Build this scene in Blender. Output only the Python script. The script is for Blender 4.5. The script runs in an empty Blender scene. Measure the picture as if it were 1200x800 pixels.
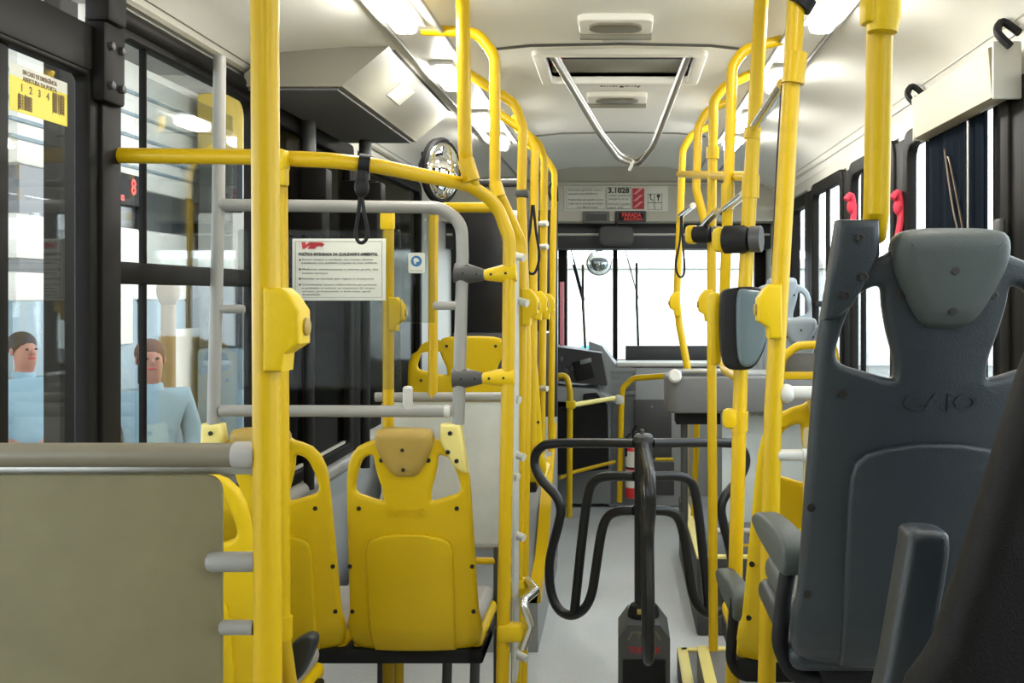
import bpy, bmesh, math, random
from mathutils import Vector, Matrix
random.seed(4)
PI = math.pi
scene = bpy.context.scene
COL = scene.collection
EYE = 1.45
XL, XR = -1.22, 1.05          # inner faces of the side walls
YB, YF = -1.3, 7.44           # rear wall, windscreen plane


def P(px, py, k):
    """point at pixel (px,py) of the 1200x800 frame, at distance 1200*k metres ahead"""
    return Vector(((px - 727) * k, 1200 * k, EYE + (345 - py) * k))


# ------------------------------------------------------------------ materials
def new_mat(name):
    m = bpy.data.materials.new(name)
    m.use_nodes = True
    nt = m.node_tree
    return m, nt, nt.nodes['Principled BSDF'], nt.nodes['Material Output']


def mat(name, col, rough=.5, metal=0., spec=.5, var=.06, scale=14., bump=0., bscale=300., emit=None, estr=0., coat=0., sub=0.):
    m, nt, b, out = new_mat(name)
    N, L = nt.nodes, nt.links
    tc = N.new('ShaderNodeTexCoord')
    no = N.new('ShaderNodeTexNoise')
    no.inputs['Scale'].default_value = scale
    no.inputs['Detail'].default_value = 5
    L.new(tc.outputs['Object'], no.inputs['Vector'])
    mx = N.new('ShaderNodeMix'); mx.data_type = 'RGBA'
    c = Vector(col)
    mx.inputs[6].default_value = (*(c * (1 - var)), 1)
    mx.inputs[7].default_value = (*[min(1, v * (1 + var)) for v in c], 1)
    L.new(no.outputs['Fac'], mx.inputs[0])
    L.new(mx.outputs[2], b.inputs['Base Color'])
    b.inputs['Roughness'].default_value = rough
    b.inputs['Metallic'].default_value = metal
    b.inputs['Specular IOR Level'].default_value = spec
    b.inputs['Coat Weight'].default_value = coat
    b.inputs['Coat Roughness'].default_value = .15
    if bump:
        n2 = N.new('ShaderNodeTexNoise'); n2.inputs['Scale'].default_value = bscale
        L.new(tc.outputs['Object'], n2.inputs['Vector'])
        bp = N.new('ShaderNodeBump'); bp.inputs['Strength'].default_value = bump; bp.inputs['Distance'].default_value = .002
        L.new(n2.outputs['Fac'], bp.inputs['Height']); L.new(bp.outputs['Normal'], b.inputs['Normal'])
    if emit:
        b.inputs['Emission Color'].default_value = (*emit, 1)
        b.inputs['Emission Strength'].default_value = estr
    return m


def glass_mat(name, tint, refl=.08, rough=.02, gcol=.92):
    m, nt, b, out = new_mat(name)
    N, L = nt.nodes, nt.links
    N.remove(b)
    t = N.new('ShaderNodeBsdfTransparent'); t.inputs['Color'].default_value = (*tint, 1)
    g = N.new('ShaderNodeBsdfGlossy'); g.inputs['Roughness'].default_value = rough; g.inputs['Color'].default_value = (gcol, gcol, gcol, 1)
    lw = N.new('ShaderNodeLayerWeight'); lw.inputs['Blend'].default_value = .5
    fr = N.new('ShaderNodeMath'); fr.operation = 'POWER'; fr.inputs[1].default_value = 5
    L.new(lw.outputs['Facing'], fr.inputs[0])
    ad = N.new('ShaderNodeMath'); ad.operation = 'ADD'; ad.use_clamp = True; ad.inputs[1].default_value = refl
    L.new(fr.outputs[0], ad.inputs[0])
    mx = N.new('ShaderNodeMixShader')
    L.new(ad.outputs[0], mx.inputs[0]); L.new(t.outputs[0], mx.inputs[1]); L.new(g.outputs[0], mx.inputs[2])
    L.new(mx.outputs[0], out.inputs['Surface'])
    return m


def frost_mat(name, col, trans=.5):
    m, nt, b, out = new_mat(name)
    N, L = nt.nodes, nt.links
    tc = N.new('ShaderNodeTexCoord')
    no = N.new('ShaderNodeTexNoise'); no.inputs['Scale'].default_value = 4; no.inputs['Detail'].default_value = 8
    no.inputs['Roughness'].default_value = .65
    L.new(tc.outputs['Object'], no.inputs['Vector'])
    mx = N.new('ShaderNodeMix'); mx.data_type = 'RGBA'
    c = Vector(col)
    mx.inputs[6].default_value = (*(c * .68), 1); mx.inputs[7].default_value = (*[min(1, v * 1.28) for v in c], 1)
    L.new(no.outputs['Fac'], mx.inputs[0]); L.new(mx.outputs[2], b.inputs['Base Color'])
    b.inputs['Roughness'].default_value = .55
    b.inputs['Specular IOR Level'].default_value = .3
    tr = N.new('ShaderNodeBsdfRefraction'); tr.inputs['IOR'].default_value = 1.02; tr.inputs['Roughness'].default_value = 1.0
    L.new(mx.outputs[2], tr.inputs['Color'])
    tl = N.new('ShaderNodeBsdfTranslucent'); L.new(mx.outputs[2], tl.inputs['Color'])
    a = N.new('ShaderNodeMixShader'); a.inputs[0].default_value = .5
    L.new(tr.outputs[0], a.inputs[1]); L.new(tl.outputs[0], a.inputs[2])
    s = N.new('ShaderNodeMixShader'); s.inputs[0].default_value = trans
    L.new(b.outputs[0], s.inputs[1]); L.new(a.outputs[0], s.inputs[2]); L.new(s.outputs[0], out.inputs['Surface'])
    return m


M = {}
M['yel'] = mat('yellow_paint', (.58, .375, .004), .36, spec=.32, var=.03, scale=5)
M['yelp'] = mat('yellow_plastic', (.66, .445, .003), .42, spec=.32, var=.05, scale=6, bump=.25, bscale=420)
M['yelpale'] = mat('pale_yellow_plastic', (.80, .68, .22), .45)
M['ochre'] = mat('ochre_plastic', (.40, .27, .055), .5, var=.12, scale=10, bump=.3, bscale=420)
M['greyp'] = mat('blue_grey_plastic', (.016, .022, .027), .42, var=.08, scale=7, bump=.35, bscale=500)
M['greyh'] = mat('worn_grey_plastic', (.055, .066, .062), .5, var=.1, scale=8, bump=.35, bscale=500)
M['greym'] = mat('mid_grey_plastic', (.13, .13, .13), .55, var=.06)
M['greyl'] = mat('light_grey_seat_plastic', (.26, .29, .31), .45, var=.06)
M['tube'] = mat('grey_tube_paint', (.27, .265, .245), .42, var=.08)
M['tubed'] = mat('taupe_tube_paint', (.17, .15, .105), .4, var=.1)
M['white'] = mat('white_plastic', (.55, .54, .50), .4)
M['chrome'] = mat('polished_steel', (.75, .75, .73), .22, 1., var=.05)
M['steel'] = mat('brushed_steel', (.5, .5, .48), .38, 1., var=.1)
M['black'] = mat('black_frame_paint', (.008, .007, .006), .55, spec=.12, var=.15)
M['rubber'] = mat('black_rubber', (.008, .008, .009), .6, spec=.25, var=.15)
M['tblack'] = mat('black_coated_tube', (.014, .015, .017), .34, spec=.4, var=.15)
M['charc'] = mat('charcoal_plastic', (.05, .05, .05), .5, var=.1)
M['char2'] = mat('dark_housing_grey', (.075, .078, .078), .5, var=.1)
M['screw'] = mat('screw_dark', (.02, .018, .015), .4, .3)
M['ceil'] = mat('ceiling_plastic', (.80, .785, .71), .42, var=.05, scale=3)
M['wallp'] = mat('wall_plastic', (.55, .54, .48), .5, var=.06, scale=3)
M['wallg'] = mat('wall_grey_lining', (.34, .37, .38), .5, var=.06, scale=3)
M['fascia'] = mat('fascia_plastic', (.47, .45, .37), .5, var=.05, scale=4)
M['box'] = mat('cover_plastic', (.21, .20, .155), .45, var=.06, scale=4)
M['seam'] = mat('seam_grey', (.12, .12, .11), .6)
M['dash'] = mat('dash_grey', (.27, .28, .28), .5, var=.07, scale=6)
M['dashd'] = mat('dash_dark', (.03, .03, .032), .5, var=.1)
M['frost'] = frost_mat('frosted_acrylic', (.31, .28, .165), .42)
M['frostl'] = frost_mat('frosted_pale_acrylic', (.74, .76, .74), .5)
M['glass'] = glass_mat('window_glass', (.80, .84, .85), .05)
M['glasst'] = glass_mat('tinted_glass', (.08, .08, .07), .01, .12, .4)
M['glassl'] = glass_mat('shaded_glass', (.84, .86, .86), .03)
M['acryl'] = glass_mat('clear_acrylic', (.80, .82, .80), .006, .06)
M['mirror'] = mat('mirror_glass', (.85, .87, .87), .03, 1., var=.0)
M['paper'] = mat('white_paper', (.66, .66, .58), .6, var=.03)
M['print'] = mat('print_dark', (.05, .05, .05), .7)
M['printg'] = mat('print_grey', (.22, .22, .2), .7)
M['red'] = mat('red_print', (.45, .02, .025), .5)
M['redp'] = mat('red_painted_metal', (.62, .02, .03), .3, coat=.3)
M['redc'] = mat('red_cloth', (.62, .035, .07), .8, var=.3, scale=60)
M['blue'] = mat('blue_print', (.03, .16, .36), .5)
M['pinkp'] = mat('pink_print', (.75, .25, .3), .5)
M['styel'] = mat('sticker_yellow', (.72, .60, .03), .5, var=.08, scale=30)
M['ledr'] = mat('led_red', (.2, .01, .01), .4, emit=(1, .05, .03), estr=.28)
M['ledo'] = mat('led_outdoor', (.2, .01, .01), .4, emit=(1, .04, .02), estr=1.5)
M['curt'] = mat('navy_curtain', (.009, .014, .022), .9, spec=.1, var=.2, scale=25)
M['wire'] = mat('bronze_wire', (.14, .11, .08), .4, .6)
M['lcd'] = mat('lcd_grey', (.18, .2, .19), .3)
M['lamp'] = mat('lamp_diffuser', (.9, .9, .88), .3, emit=(1, .98, .92), estr=90)
M['exw'] = mat('exterior_white_body', (.62, .60, .54), .4, var=.1, scale=2)
M['exy'] = mat('exterior_yellow_body', (.70, .50, .10), .4, var=.1, scale=2)
M['exb'] = mat('exterior_blue_grey_body', (.16, .22, .25), .4, var=.2, scale=2)
M['exd'] = mat('exterior_dark_glass', (.035, .04, .043), .12, var=.3, scale=3)
M['exbr'] = mat('exterior_brown', (.19, .12, .05), .6, var=.2)
M['coln'] = mat('dark_upright_paint', (.022, .02, .017), .9, spec=.1)  # also the tone of the slab that replaces a dark reflection
M['asph'] = mat('exterior_asphalt', (.20, .20, .19), .9, var=.15, scale=3)
M['conc'] = mat('exterior_concrete', (.75, .76, .75), .9, var=.12, scale=1)
M['skin'] = mat('skin', (.34, .15, .10), .6, var=.05)
M['shirt'] = mat('light_blue_shirt', (.20, .31, .37), .8, var=.12, scale=25)
M['jean'] = mat('blue_jeans', (.05, .09, .16), .8, var=.15)
M['hair'] = mat('dark_hair', (.03, .02, .015), .7)
M['hairr'] = mat('reflection_tinted_hair', (.11, .05, .035), .8)  # reddish tint of a reflection is put into this hair colour
M['cyan'] = mat('cyan_paint', (.05, .45, .50), .5)
M['cream'] = mat('cream_plastic', (.36, .325, .225), .5, var=.08, scale=12)
M['gold'] = mat('brass_label', (.55, .42, .12), .35, .8)
M['cush'] = mat('grey_cushion', (.34, .33, .31), .6, var=.1)


def floor_mat():
    m, nt, b, out = new_mat('speckled_grey_vinyl')
    N, L = nt.nodes, nt.links
    tc = N.new('ShaderNodeTexCoord')
    n1 = N.new('ShaderNodeTexNoise'); n1.inputs['Scale'].default_value = 2.2; n1.inputs['Detail'].default_value = 6
    n2 = N.new('ShaderNodeTexNoise'); n2.inputs['Scale'].default_value = 160
    for n in (n1, n2): L.new(tc.outputs['Object'], n.inputs['Vector'])
    mx = N.new('ShaderNodeMix'); mx.data_type = 'RGBA'
    mx.inputs[6].default_value = (.50, .52, .52, 1); mx.inputs[7].default_value = (.68, .69, .68, 1)
    L.new(n1.outputs['Fac'], mx.inputs[0])
    m2 = N.new('ShaderNodeMix'); m2.data_type = 'RGBA'; m2.blend_type = 'MULTIPLY'; m2.inputs[0].default_value = .5
    L.new(mx.outputs[2], m2.inputs[6]); L.new(n2.outputs['Color'], m2.inputs[7])
    g = N.new('ShaderNodeGamma'); g.inputs[1].default_value = .85
    L.new(m2.outputs[2], g.inputs[0])
    L.new(g.outputs[0], b.inputs['Base Color'])
    b.inputs['Roughness'].default_value = .42
    return m


M['floor'] = floor_mat()

# ------------------------------------------------------------------ mesh builder
ROOTLOC = {}


def fillet(pts, rad, seg=5):
    pts = [Vector(p) for p in pts]
    if rad <= 0 or len(pts) < 3: return pts
    out = [pts[0]]
    for i in range(1, len(pts) - 1):
        a, b, c = pts[i - 1], pts[i], pts[i + 1]
        d1, d2 = (a - b), (c - b)
        l1, l2 = d1.length, d2.length
        if l1 < 1e-6 or l2 < 1e-6: continue
        ang = d1.angle(d2)
        if ang > 3.05:
            out.append(b); continue
        t = min(rad / max(math.tan(ang / 2), .05), l1 * .48, l2 * .48)
        p, q = b + d1 / l1 * t, b + d2 / l2 * t
        for s in range(seg + 1):
            u = s / seg
            out.append(p * (1 - u) ** 2 + b * 2 * u * (1 - u) + q * u * u)
    out.append(pts[-1])
    return out


def smooth_path(pts, n=6):
    pts = [Vector(p) for p in pts]
    out = []
    for i in range(len(pts) - 1):
        p0 = pts[max(i - 1, 0)]; p1 = pts[i]; p2 = pts[i + 1]; p3 = pts[min(i + 2, len(pts) - 1)]
        for s in range(n):
            t = s / n
            out.append(.5 * ((2 * p1) + (p2 - p0) * t + (2 * p0 - 5 * p1 + 4 * p2 - p3) * t * t + (3 * p1 - p0 - 3 * p2 + p3) * t ** 3))
    out.append(pts[-1])
    return out


def closed_smooth(pts, n=4):
    out = []
    L = len(pts)
    for i in range(L):
        p0, p1, p2, p3 = [Vector(pts[(i + j) % L]) for j in (-1, 0, 1, 2)]
        for s in range(n):
            t = s / n
            out.append(.5 * ((2 * p1) + (p2 - p0) * t + (2 * p0 - 5 * p1 + 4 * p2 - p3) * t * t + (3 * p1 - p0 - 3 * p2 + p3) * t ** 3))
    return out


class MB:
    def __init__(self):
        self.v = []; self.f = []; self.xf = Matrix.Identity(4)

    def add(self, vs, fs, mtx=None):
        o = len(self.v)
        T = self.xf @ mtx if mtx is not None else self.xf
        self.v += [T @ Vector(v) for v in vs]
        self.f += [tuple(i + o for i in f) for f in fs]
        return self

    def bm(self, bm, mtx=None):
        bm.verts.index_update()
        self.add([v.co.copy() for v in bm.verts], [[v.index for v in f.verts] for f in bm.faces], mtx)
        bm.free(); return self

    def box(self, c, s, r=.0, rot=None, seg=2):
        bm = bmesh.new(); bmesh.ops.create_cube(bm, size=1)
        bmesh.ops.scale(bm, vec=Vector(s), verts=bm.verts)
        if r > 0:
            bmesh.ops.bevel(bm, geom=list(bm.edges), offset=min(r, min(s) * .49), segments=seg, affect='EDGES', profile=.5)
        T = Matrix.Translation(Vector(c))
        if rot is not None: T = T @ rot
        return self.bm(bm, T)

    def span(self, a, b, r=.0):
        a, b = Vector(a), Vector(b)
        return self.box((a + b) / 2, [max(abs(x), 1e-4) for x in (b - a)], r)

    def tube(self, pts, r, n=14, rad=.0, cap=True, rs=None, flat=None):
        pts = fillet(pts, rad)
        q = [pts[0]]
        for p in pts[1:]:
            if (p - q[-1]).length > 1e-5: q.append(p)
        pts = q
        vs, fs = [], []
        up = None
        for i, p in enumerate(pts):
            a = pts[max(i - 1, 0)]; b = pts[min(i + 1, len(pts) - 1)]
            t = (b - a).normalized()
            if up is None:
                up = Vector((0, 0, 1)) if abs(t.z) < .9 else Vector((0, 1, 0))
            up = (up - t * up.dot(t)).normalized()
            w = t.cross(up)
            rr = r if rs is None else rs[i]
            # widen mitres a little
            for j in range(n):
                an = 2 * PI * j / n
                vs.append(p + (up * math.cos(an) * (flat or 1) + w * math.sin(an)) * rr)
        for i in range(len(pts) - 1):
            for j in range(n):
                k = (j + 1) % n
                fs.append((i * n + j, i * n + k, (i + 1) * n + k, (i + 1) * n + j))
        if cap:
            fs.append(tuple(range(n - 1, -1, -1))); e = (len(pts) - 1) * n
            fs.append(tuple(range(e, e + n)))
        return self.add(vs, fs)

    def lathe(self, prof, c, axis=(0, 0, 1), n=24):
        """profile of (radius, height) turned about axis through c"""
        vs, fs = [], []
        for r, z in prof:
            for j in range(n):
                a = 2 * PI * j / n
                vs.append((r * math.cos(a), r * math.sin(a), z))
        for i in range(len(prof) - 1):
            for j in range(n):
                k = (j + 1) % n
                fs.append((i * n + j, i * n + k, (i + 1) * n + k, (i + 1) * n + j))
        fs.append(tuple(range(n - 1, -1, -1))); e = (len(prof) - 1) * n
        fs.append(tuple(range(e, e + n)))
        q = Vector((0, 0, 1)).rotation_difference(Vector(axis).normalized()).to_matrix().to_4x4()
        return self.add(vs, fs, Matrix.Translation(Vector(c)) @ q)

    def ball(self, c, r, s=(1, 1, 1), u=16, v=10):
        bm = bmesh.new(); bmesh.ops.create_uvsphere(bm, u_segments=u, v_segments=v, radius=r)
        bmesh.ops.scale(bm, vec=Vector(s), verts=bm.verts)
        return self.bm(bm, Matrix.Translation(Vector(c)))

    def prism(self, poly, vec):
        """polygon of 3-D points extruded by vec"""
        n = len(poly); vec = Vector(vec)
        vs = [Vector(p) for p in poly] + [Vector(p) + vec for p in poly]
        fs = [tuple(range(n)), tuple(range(2 * n - 1, n - 1, -1))]
        fs += [(i, i + n, (i + 1) % n + n, (i + 1) % n) for i in range(n)]
        bm = bmesh.new()
        bv = [bm.verts.new(v) for v in vs]
        for f in fs: bm.faces.new([bv[i] for i in f])
        bmesh.ops.recalc_face_normals(bm, faces=bm.faces)
        return self.bm(bm)

    def plate(self, loops, depth, bevel, mtx=None, warp=None, cuts=None, res=2):
        """filled outline(s) in x/z, thickness along y, rounded rim; warp(v)->v after cutting"""
        cu = bpy.data.curves.new('outline', 'CURVE'); cu.dimensions = '2D'; cu.fill_mode = 'BOTH'
        cu.extrude = max(depth / 2 - bevel, .0002); cu.bevel_depth = bevel; cu.bevel_resolution = res
        cu.offset = -bevel
        for lp in loops:
            sp = cu.splines.new('POLY'); sp.points.add(len(lp) - 1)
            for p, q in zip(sp.points, lp): p.co = (q[0], q[1], 0, 1)
            sp.use_cyclic_u = True
        ob = bpy.data.objects.new('outline', cu); COL.objects.link(ob)
        dg = bpy.context.evaluated_depsgraph_get()
        me = bpy.data.meshes.new_from_object(ob.evaluated_get(dg))
        bm = bmesh.new(); bm.from_mesh(me)
        bpy.data.objects.remove(ob); bpy.data.curves.remove(cu); bpy.data.meshes.remove(me)
        bmesh.ops.remove_doubles(bm, verts=bm.verts, dist=1e-5)
        bmesh.ops.transform(bm, matrix=Matrix.Rotation(PI / 2, 4, 'X'), verts=bm.verts)   # x/z plane, facing -y
        if cuts:
            for axis, vals in cuts.items():
                for val in vals:
                    co = [0, 0, 0]; co[axis] = val; no = [0, 0, 0]; no[axis] = 1
                    bmesh.ops.bisect_plane(bm, geom=bm.verts[:] + bm.edges[:] + bm.faces[:], plane_co=co, plane_no=no)
        if warp:
            for v in bm.verts: v.co = warp(v.co.copy())
        return self.bm(bm, mtx)

    def text(self, s, size, mtx, ex=.0006, align='LEFT', width=None, bold=0., shear=0.):
        cu = bpy.data.curves.new('writing', 'FONT'); cu.body = s; cu.size = size; cu.extrude = ex
        cu.align_x = align; cu.align_y = 'CENTER'; cu.offset = bold; cu.resolution_u = 2; cu.shear = shear
        ob = bpy.data.objects.new('writing', cu); COL.objects.link(ob)
        dg = bpy.context.evaluated_depsgraph_get()
        me = bpy.data.meshes.new_from_object(ob.evaluated_get(dg))
        vs = [v.co.copy() for v in me.vertices]; fs = [tuple(p.vertices) for p in me.polygons]
        bpy.data.objects.remove(ob); bpy.data.curves.remove(cu); bpy.data.meshes.remove(me)
        if width and vs:
            x0 = min(v.x for v in vs); x1 = max(v.x for v in vs)
            k = width / max(x1 - x0, 1e-6)
            for v in vs: v.x *= k
        return self.add(vs, fs, mtx)

    def build(self, name, m, parent=None, smooth=35, loc=None, label=None):
        me = bpy.data.meshes.new(name)
        if parent is not None:
            o = ROOTLOC.get(parent.name, Vector((0, 0, 0)))
        else:
            if loc is None:
                xs = [v.x for v in self.v]; ys = [v.y for v in self.v]; zs = [v.z for v in self.v]
                loc = Vector(((min(xs) + max(xs)) / 2, (min(ys) + max(ys)) / 2, min(zs)))
            o = Vector(loc)
        me.from_pydata([v - o for v in self.v], [], self.f)
        me.update()
        bm = bmesh.new(); bm.from_mesh(me)
        bmesh.ops.recalc_face_normals(bm, faces=bm.faces)
        bm.to_mesh(me); bm.free()
        if smooth:
            me.polygons.foreach_set('use_smooth', [True] * len(me.polygons))
            me.set_sharp_from_angle(angle=math.radians(smooth))
        me.materials.append(m)
        ob = bpy.data.objects.new(name, me); COL.objects.link(ob)
        if parent is not None:
            ob.parent = parent
            ROOTLOC[ob.name] = o
        else:
            ob.location = o
            ROOTLOC[ob.name] = o
        if label: ob['label'] = label
        return ob


def tag(o, label, cat, group=None):
    o['label'] = label; o['category'] = cat
    if group: o['group'] = group
    return o


def thing(name, label, cat, loc=(0, 0, 0), group=None):
    o = bpy.data.objects.new(name, None); COL.objects.link(o); o.empty_display_size = .1
    o.location = loc; ROOTLOC[o.name] = Vector(loc)
    return tag(o, label, cat, group)


def struct(mb, name, m, smooth=35):
    o = mb.build(name, m, None, smooth); o['kind'] = 'structure'
    return o


def copy_tree(o, parent=None):
    c = o.copy(); COL.objects.link(c)
    if parent: c.parent = parent
    for ch in list(o.children): copy_tree(ch, c)
    return c


FRONT = Matrix.Rotation(PI / 2, 4, 'X')        # writing that faces the camera (-y)


def at(p, rot=None):
    return Matrix.Translation(Vector(p)) @ (rot if rot is not None else FRONT)


# ------------------------------------------------------------------ camera, world
cam = bpy.data.cameras.new('camera'); co = bpy.data.objects.new('camera', cam); COL.objects.link(co)
co.location = (0, 0, EYE); co.rotation_euler = (PI / 2, 0, 0)
cam.sensor_width = 36; cam.lens = 36; cam.shift_x = -127 / 1200; cam.shift_y = -55 / 1200
cam.clip_start = .05
scene.camera = co
w = bpy.data.worlds.new('overcast'); scene.world = w; w.use_nodes = True
bg = w.node_tree.nodes['Background']; bg.inputs[0].default_value = (.93, .97, 1.0, 1); bg.inputs[1].default_value = 7.0
vs_ = scene.view_settings
vs_.view_transform = 'Standard'; vs_.look = 'None'; vs_.gamma = 1; vs_.use_curve_mapping = False; vs_.exposure = 0.22

# ================================================================== SETTING
mb = MB(); mb.span((XL - .06, YB, -.12), (XR + .06, YF + .05, 0)); struct(mb, 'floor', M['floor'])

# ceiling: one curved skin, thick
prof = [(XL, 2.155), (XL + .03, 2.185), (XL + .13, 2.215), (-.86, 2.234), (-.67, 2.236), (-.665, 2.222), (-.53, 2.222), (-.525, 2.236),
        (-.46, 2.268), (-.3, 2.284), (0, 2.29), (.3, 2.284), (.44, 2.268), (.49, 2.236), (.495, 2.222), (.61, 2.222), (.615, 2.236),
        (.75, 2.232), (XR - .13, 2.205), (XR - .03, 2.155), (XR, 2.10)]
# opening of the roof hatch is cut between y0 and y1
HX0, HX1, HY0, HY1 = -.275, .27, 3.52, 3.98
mb = MB()


def ceil_strip(pr, y0, y1):
    n = len(pr)
    vs = [(x, y0, z) for x, z in pr] + [(x, y1, z) for x, z in pr] + [(x, y0, z + .05) for x, z in pr] + [(x, y1, z + .05) for x, z in pr]
    fs = []
    for i in range(n - 1):
        fs += [(i, i + 1, n + i + 1, n + i), (2 * n + i, 3 * n + i, 3 * n + i + 1, 2 * n + i + 1)]
    fs += [(0, n, 3 * n, 2 * n), (n - 1, 3 * n - 1, 4 * n - 1, 2 * n - 1)]
    for i in range(n - 1):
        fs += [(i, 2 * n + i, 2 * n + i + 1, i + 1), (n + i, n + i + 1, 3 * n + i + 1, 3 * n + i)]
    mb.add(vs, fs)


pl = [p for p in prof if p[0] < HX0] + [(HX0, 2.284)]
pr_ = [(HX1, 2.284)] + [p for p in prof if p[0] > HX1]
ceil_strip(prof, YB, HY0); ceil_strip(pl, HY0, HY1); ceil_strip(pr_, HY0, HY1); ceil_strip(prof, HY1, 6.95)
struct(mb, 'ceiling', M['ceil'], 40)
# ceiling seams (cover strips between roof panels)
for i, y in enumerate((1.2, 3.42, 5.28)):
    mb = MB()
    mb.tube([(x, y, z - .002) for x, z in prof if -.5 < x < .46], .006, 6)
    struct(mb, 'trim_%d' % (i + 1), M['seam'])


def side_wall(side, X, openings, zsill, ztop, zroof, thick=.03):
    """wall panel with window openings: sill panel, header and piers"""
    s = -1 if side == 'left' else 1
    mb = MB()
    x0, x1 = (X - thick, X) if s < 0 else (X, X + thick)
    mb.span((x0, YB, 0), (x1, YF, .62))
    ys = [YB] + [v for o in openings for v in o] + [YF]
    mb.span((x0, YB, ztop), (x1, YF, zroof))
    mb.span((x0, YB, .62), (x1, YF, zsill))
    for i in range(0, len(ys), 2):
        mb.span((x0, ys[i], zsill), (x1, ys[i + 1], ztop))
    return struct(mb, 'wall_' + side, M['wallp'])


LO = [(.2, 2.36), (2.42, 3.40), (3.46, 4.62), (4.75, 6.2)]
RO = [(.0, 1.25), (1.4, 2.62), (2.72, 3.74), (3.86, 4.64), (4.76, 5.56), (5.75, 6.95)]
LT, RT = 2.12, 2.04
side_wall('left', XL, LO, .80, LT, 2.16)
side_wall('right', XR, RO, .95, RT, 2.16)


def rounded_rect(x0, z0, x1, z1, r, n=5):
    pts = []
    for cx, cz, a0 in ((x1 - r, z1 - r, 0), (x0 + r, z1 - r, 90), (x0 + r, z0 + r, 180), (x1 - r, z0 + r, 270)):
        for i in range(n + 1):
            a = math.radians(a0 + 90 * i / n)
            pts.append((cx + r * math.cos(a), cz + r * math.sin(a)))
    return pts


SIDE_L = Matrix.Rotation(PI / 2, 4, 'Z')       # local x -> +y, local -y -> +x (faces aisle from the left wall)
WN = [0]


def window(X, y0, y1, z0, z1, side, gm, fw=.055, bars=(), vbars=(), r=.07):
    WN[0] += 1
    s = 1 if side == 'left' else -1
    mb = MB()
    T = Matrix.Translation((X + s * .002, 0, 0)) @ Matrix.Rotation(PI / 2, 4, 'Z')
    mb.plate([rounded_rect(y0, z0, y1, z1, r), rounded_rect(y0 + fw, z0 + fw, y1 - fw, z1 - fw, max(r - .02, .02))], .036, .006, T)
    fr = struct(mb, 'window_%d' % WN[0], M['black'])
    for zb, hb in bars:
        b = MB(); b.box((X - s * .004, (y0 + y1) / 2, zb), (.024, y1 - y0 - .06, hb), .006); b.build('crossbar', M['black'], fr)
    for yb, wb in vbars:
        b = MB(); b.box((X - s * .004, yb, (z0 + z1) / 2), (.02, wb, z1 - z0 - .06), .005); b.build('sash_bar', M['black'], fr)
    g = MB(); g.box((X - s * .012, (y0 + y1) / 2, (z0 + z1) / 2), (.005, y1 - y0 - fw, z1 - z0 - fw)); g.build('glass', gm, fr)
    return fr


window(XL, .2, 2.36, .80, 1.99, 'left', M['glassl'], .045, vbars=((1.995, .08),), r=.03)
fr_ = window(XL, 2.42, 3.40, .80, LT, 'left', M['glassl'], .045, bars=((1.503, .055),), vbars=((2.625, .009),))
g = MB(); g.box((XL - .004, 2.93, 1.76), (.004, .60, .50)); g.build('sliding_pane', M['glassl'], fr_)
window(XL, 3.46, 4.62, .72, LT, 'left', M['glasst'], .07, vbars=((3.98, .07),), r=.03)
window(XL, 4.75, 6.2, .80, LT, 'left', M['glasst'], .06)
window(XR, .0, 1.25, .95, RT, 'right', M['glass'], .05)
window(XR, 1.4, 2.62, .95, RT, 'right', M['glass'], .05)
window(XR, 2.72, 3.74, .95, RT, 'right', M['glass'], .06, vbars=((2.86, .03),))
window(XR, 3.86, 4.64, .95, RT, 'right', M['glass'], .06, vbars=((4.44, .03),))
window(XR, 4.76, 5.56, .95, RT, 'right', M['glass'], .06, bars=((1.4, .03),), vbars=((5.2, .03),))

# front door (right front) : black two-leaf door
mb = MB()
T = Matrix.Translation((XR + .03, 0, 0)) @ Matrix.Rotation(PI / 2, 4, 'Z')
mb.plate([rounded_rect(5.75, .97, 6.95, 2.03, .03), rounded_rect(5.83, 1.02, 6.30, 1.96, .03), rounded_rect(6.40, 1.02, 6.87, 1.96, .03)], .06, .006, T)
d = struct(mb, 'door_1', M['black'])
g = MB(); g.box((XR + .03, 6.35, 1.5), (.005, 1.08, .96)); g.build('glass', M['glass'], d)

# long trim rails under the roof cove
for i, (X, s) in enumerate(((XL, 1), (XR, -1))):
    mb = MB()
    zz = 2.165 if i == 0 else 2.135
    mb.box((X + s * .012, 2.9, zz), (.02, 8.2, .016), .004)
    mb.box((X + s * .03, 2.9, zz + .025), (.012, 8.2, .010), .003)
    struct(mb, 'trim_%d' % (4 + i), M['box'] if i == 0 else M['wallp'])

# rear wall behind the camera
mb = MB()
mb.span((XL, YB - .06, 0), (XR, YB, 1.0)); mb.span((XL, YB - .06, 1.95), (XR, YB, 2.3))
mb.span((XL, YB - .06, 1.0), (XR, YB, 1.95))
struct(mb, 'wall_back', M['wallp'])

# front wall : fascia over the windscreen, header, pillars, lower body
mb = MB()
yf = 6.9
mb.span((XL, yf, 1.945), (XR, yf + .5, 2.30))
mb.prism([(XL, yf, 2.20), (XL, yf, 2.30), (XL, yf - .22, 2.30)], (XR - XL, 0, 0))
mb.box((0 - .08, yf - .012, 2.195), (XR - XL - .01, .03, .022), .006)
mb.span((XL, YF, 0), (XR, YF + .05, .98))
fw_ = struct(mb, 'wall_front', M['fascia'])
mb = MB()
mb.span((XL, yf + .25, 1.77), (XR, YF + .03, 1.95), .004)
struct(mb, 'trim_6', M['dashd'])
mb = MB(); mb.box((-.085, yf + .235, 1.868), (XR - XL - .02, .03, .016), .004); struct(mb, 'trim_14', M['wallp'])
mb = MB()
mb.span((-.45, YF - .05, .98), (-.385, YF + .03, 1.80), .01)
mb.span((XL, YF - .05, .98), (XL + .08, YF + .03, 1.80), .01)
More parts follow.
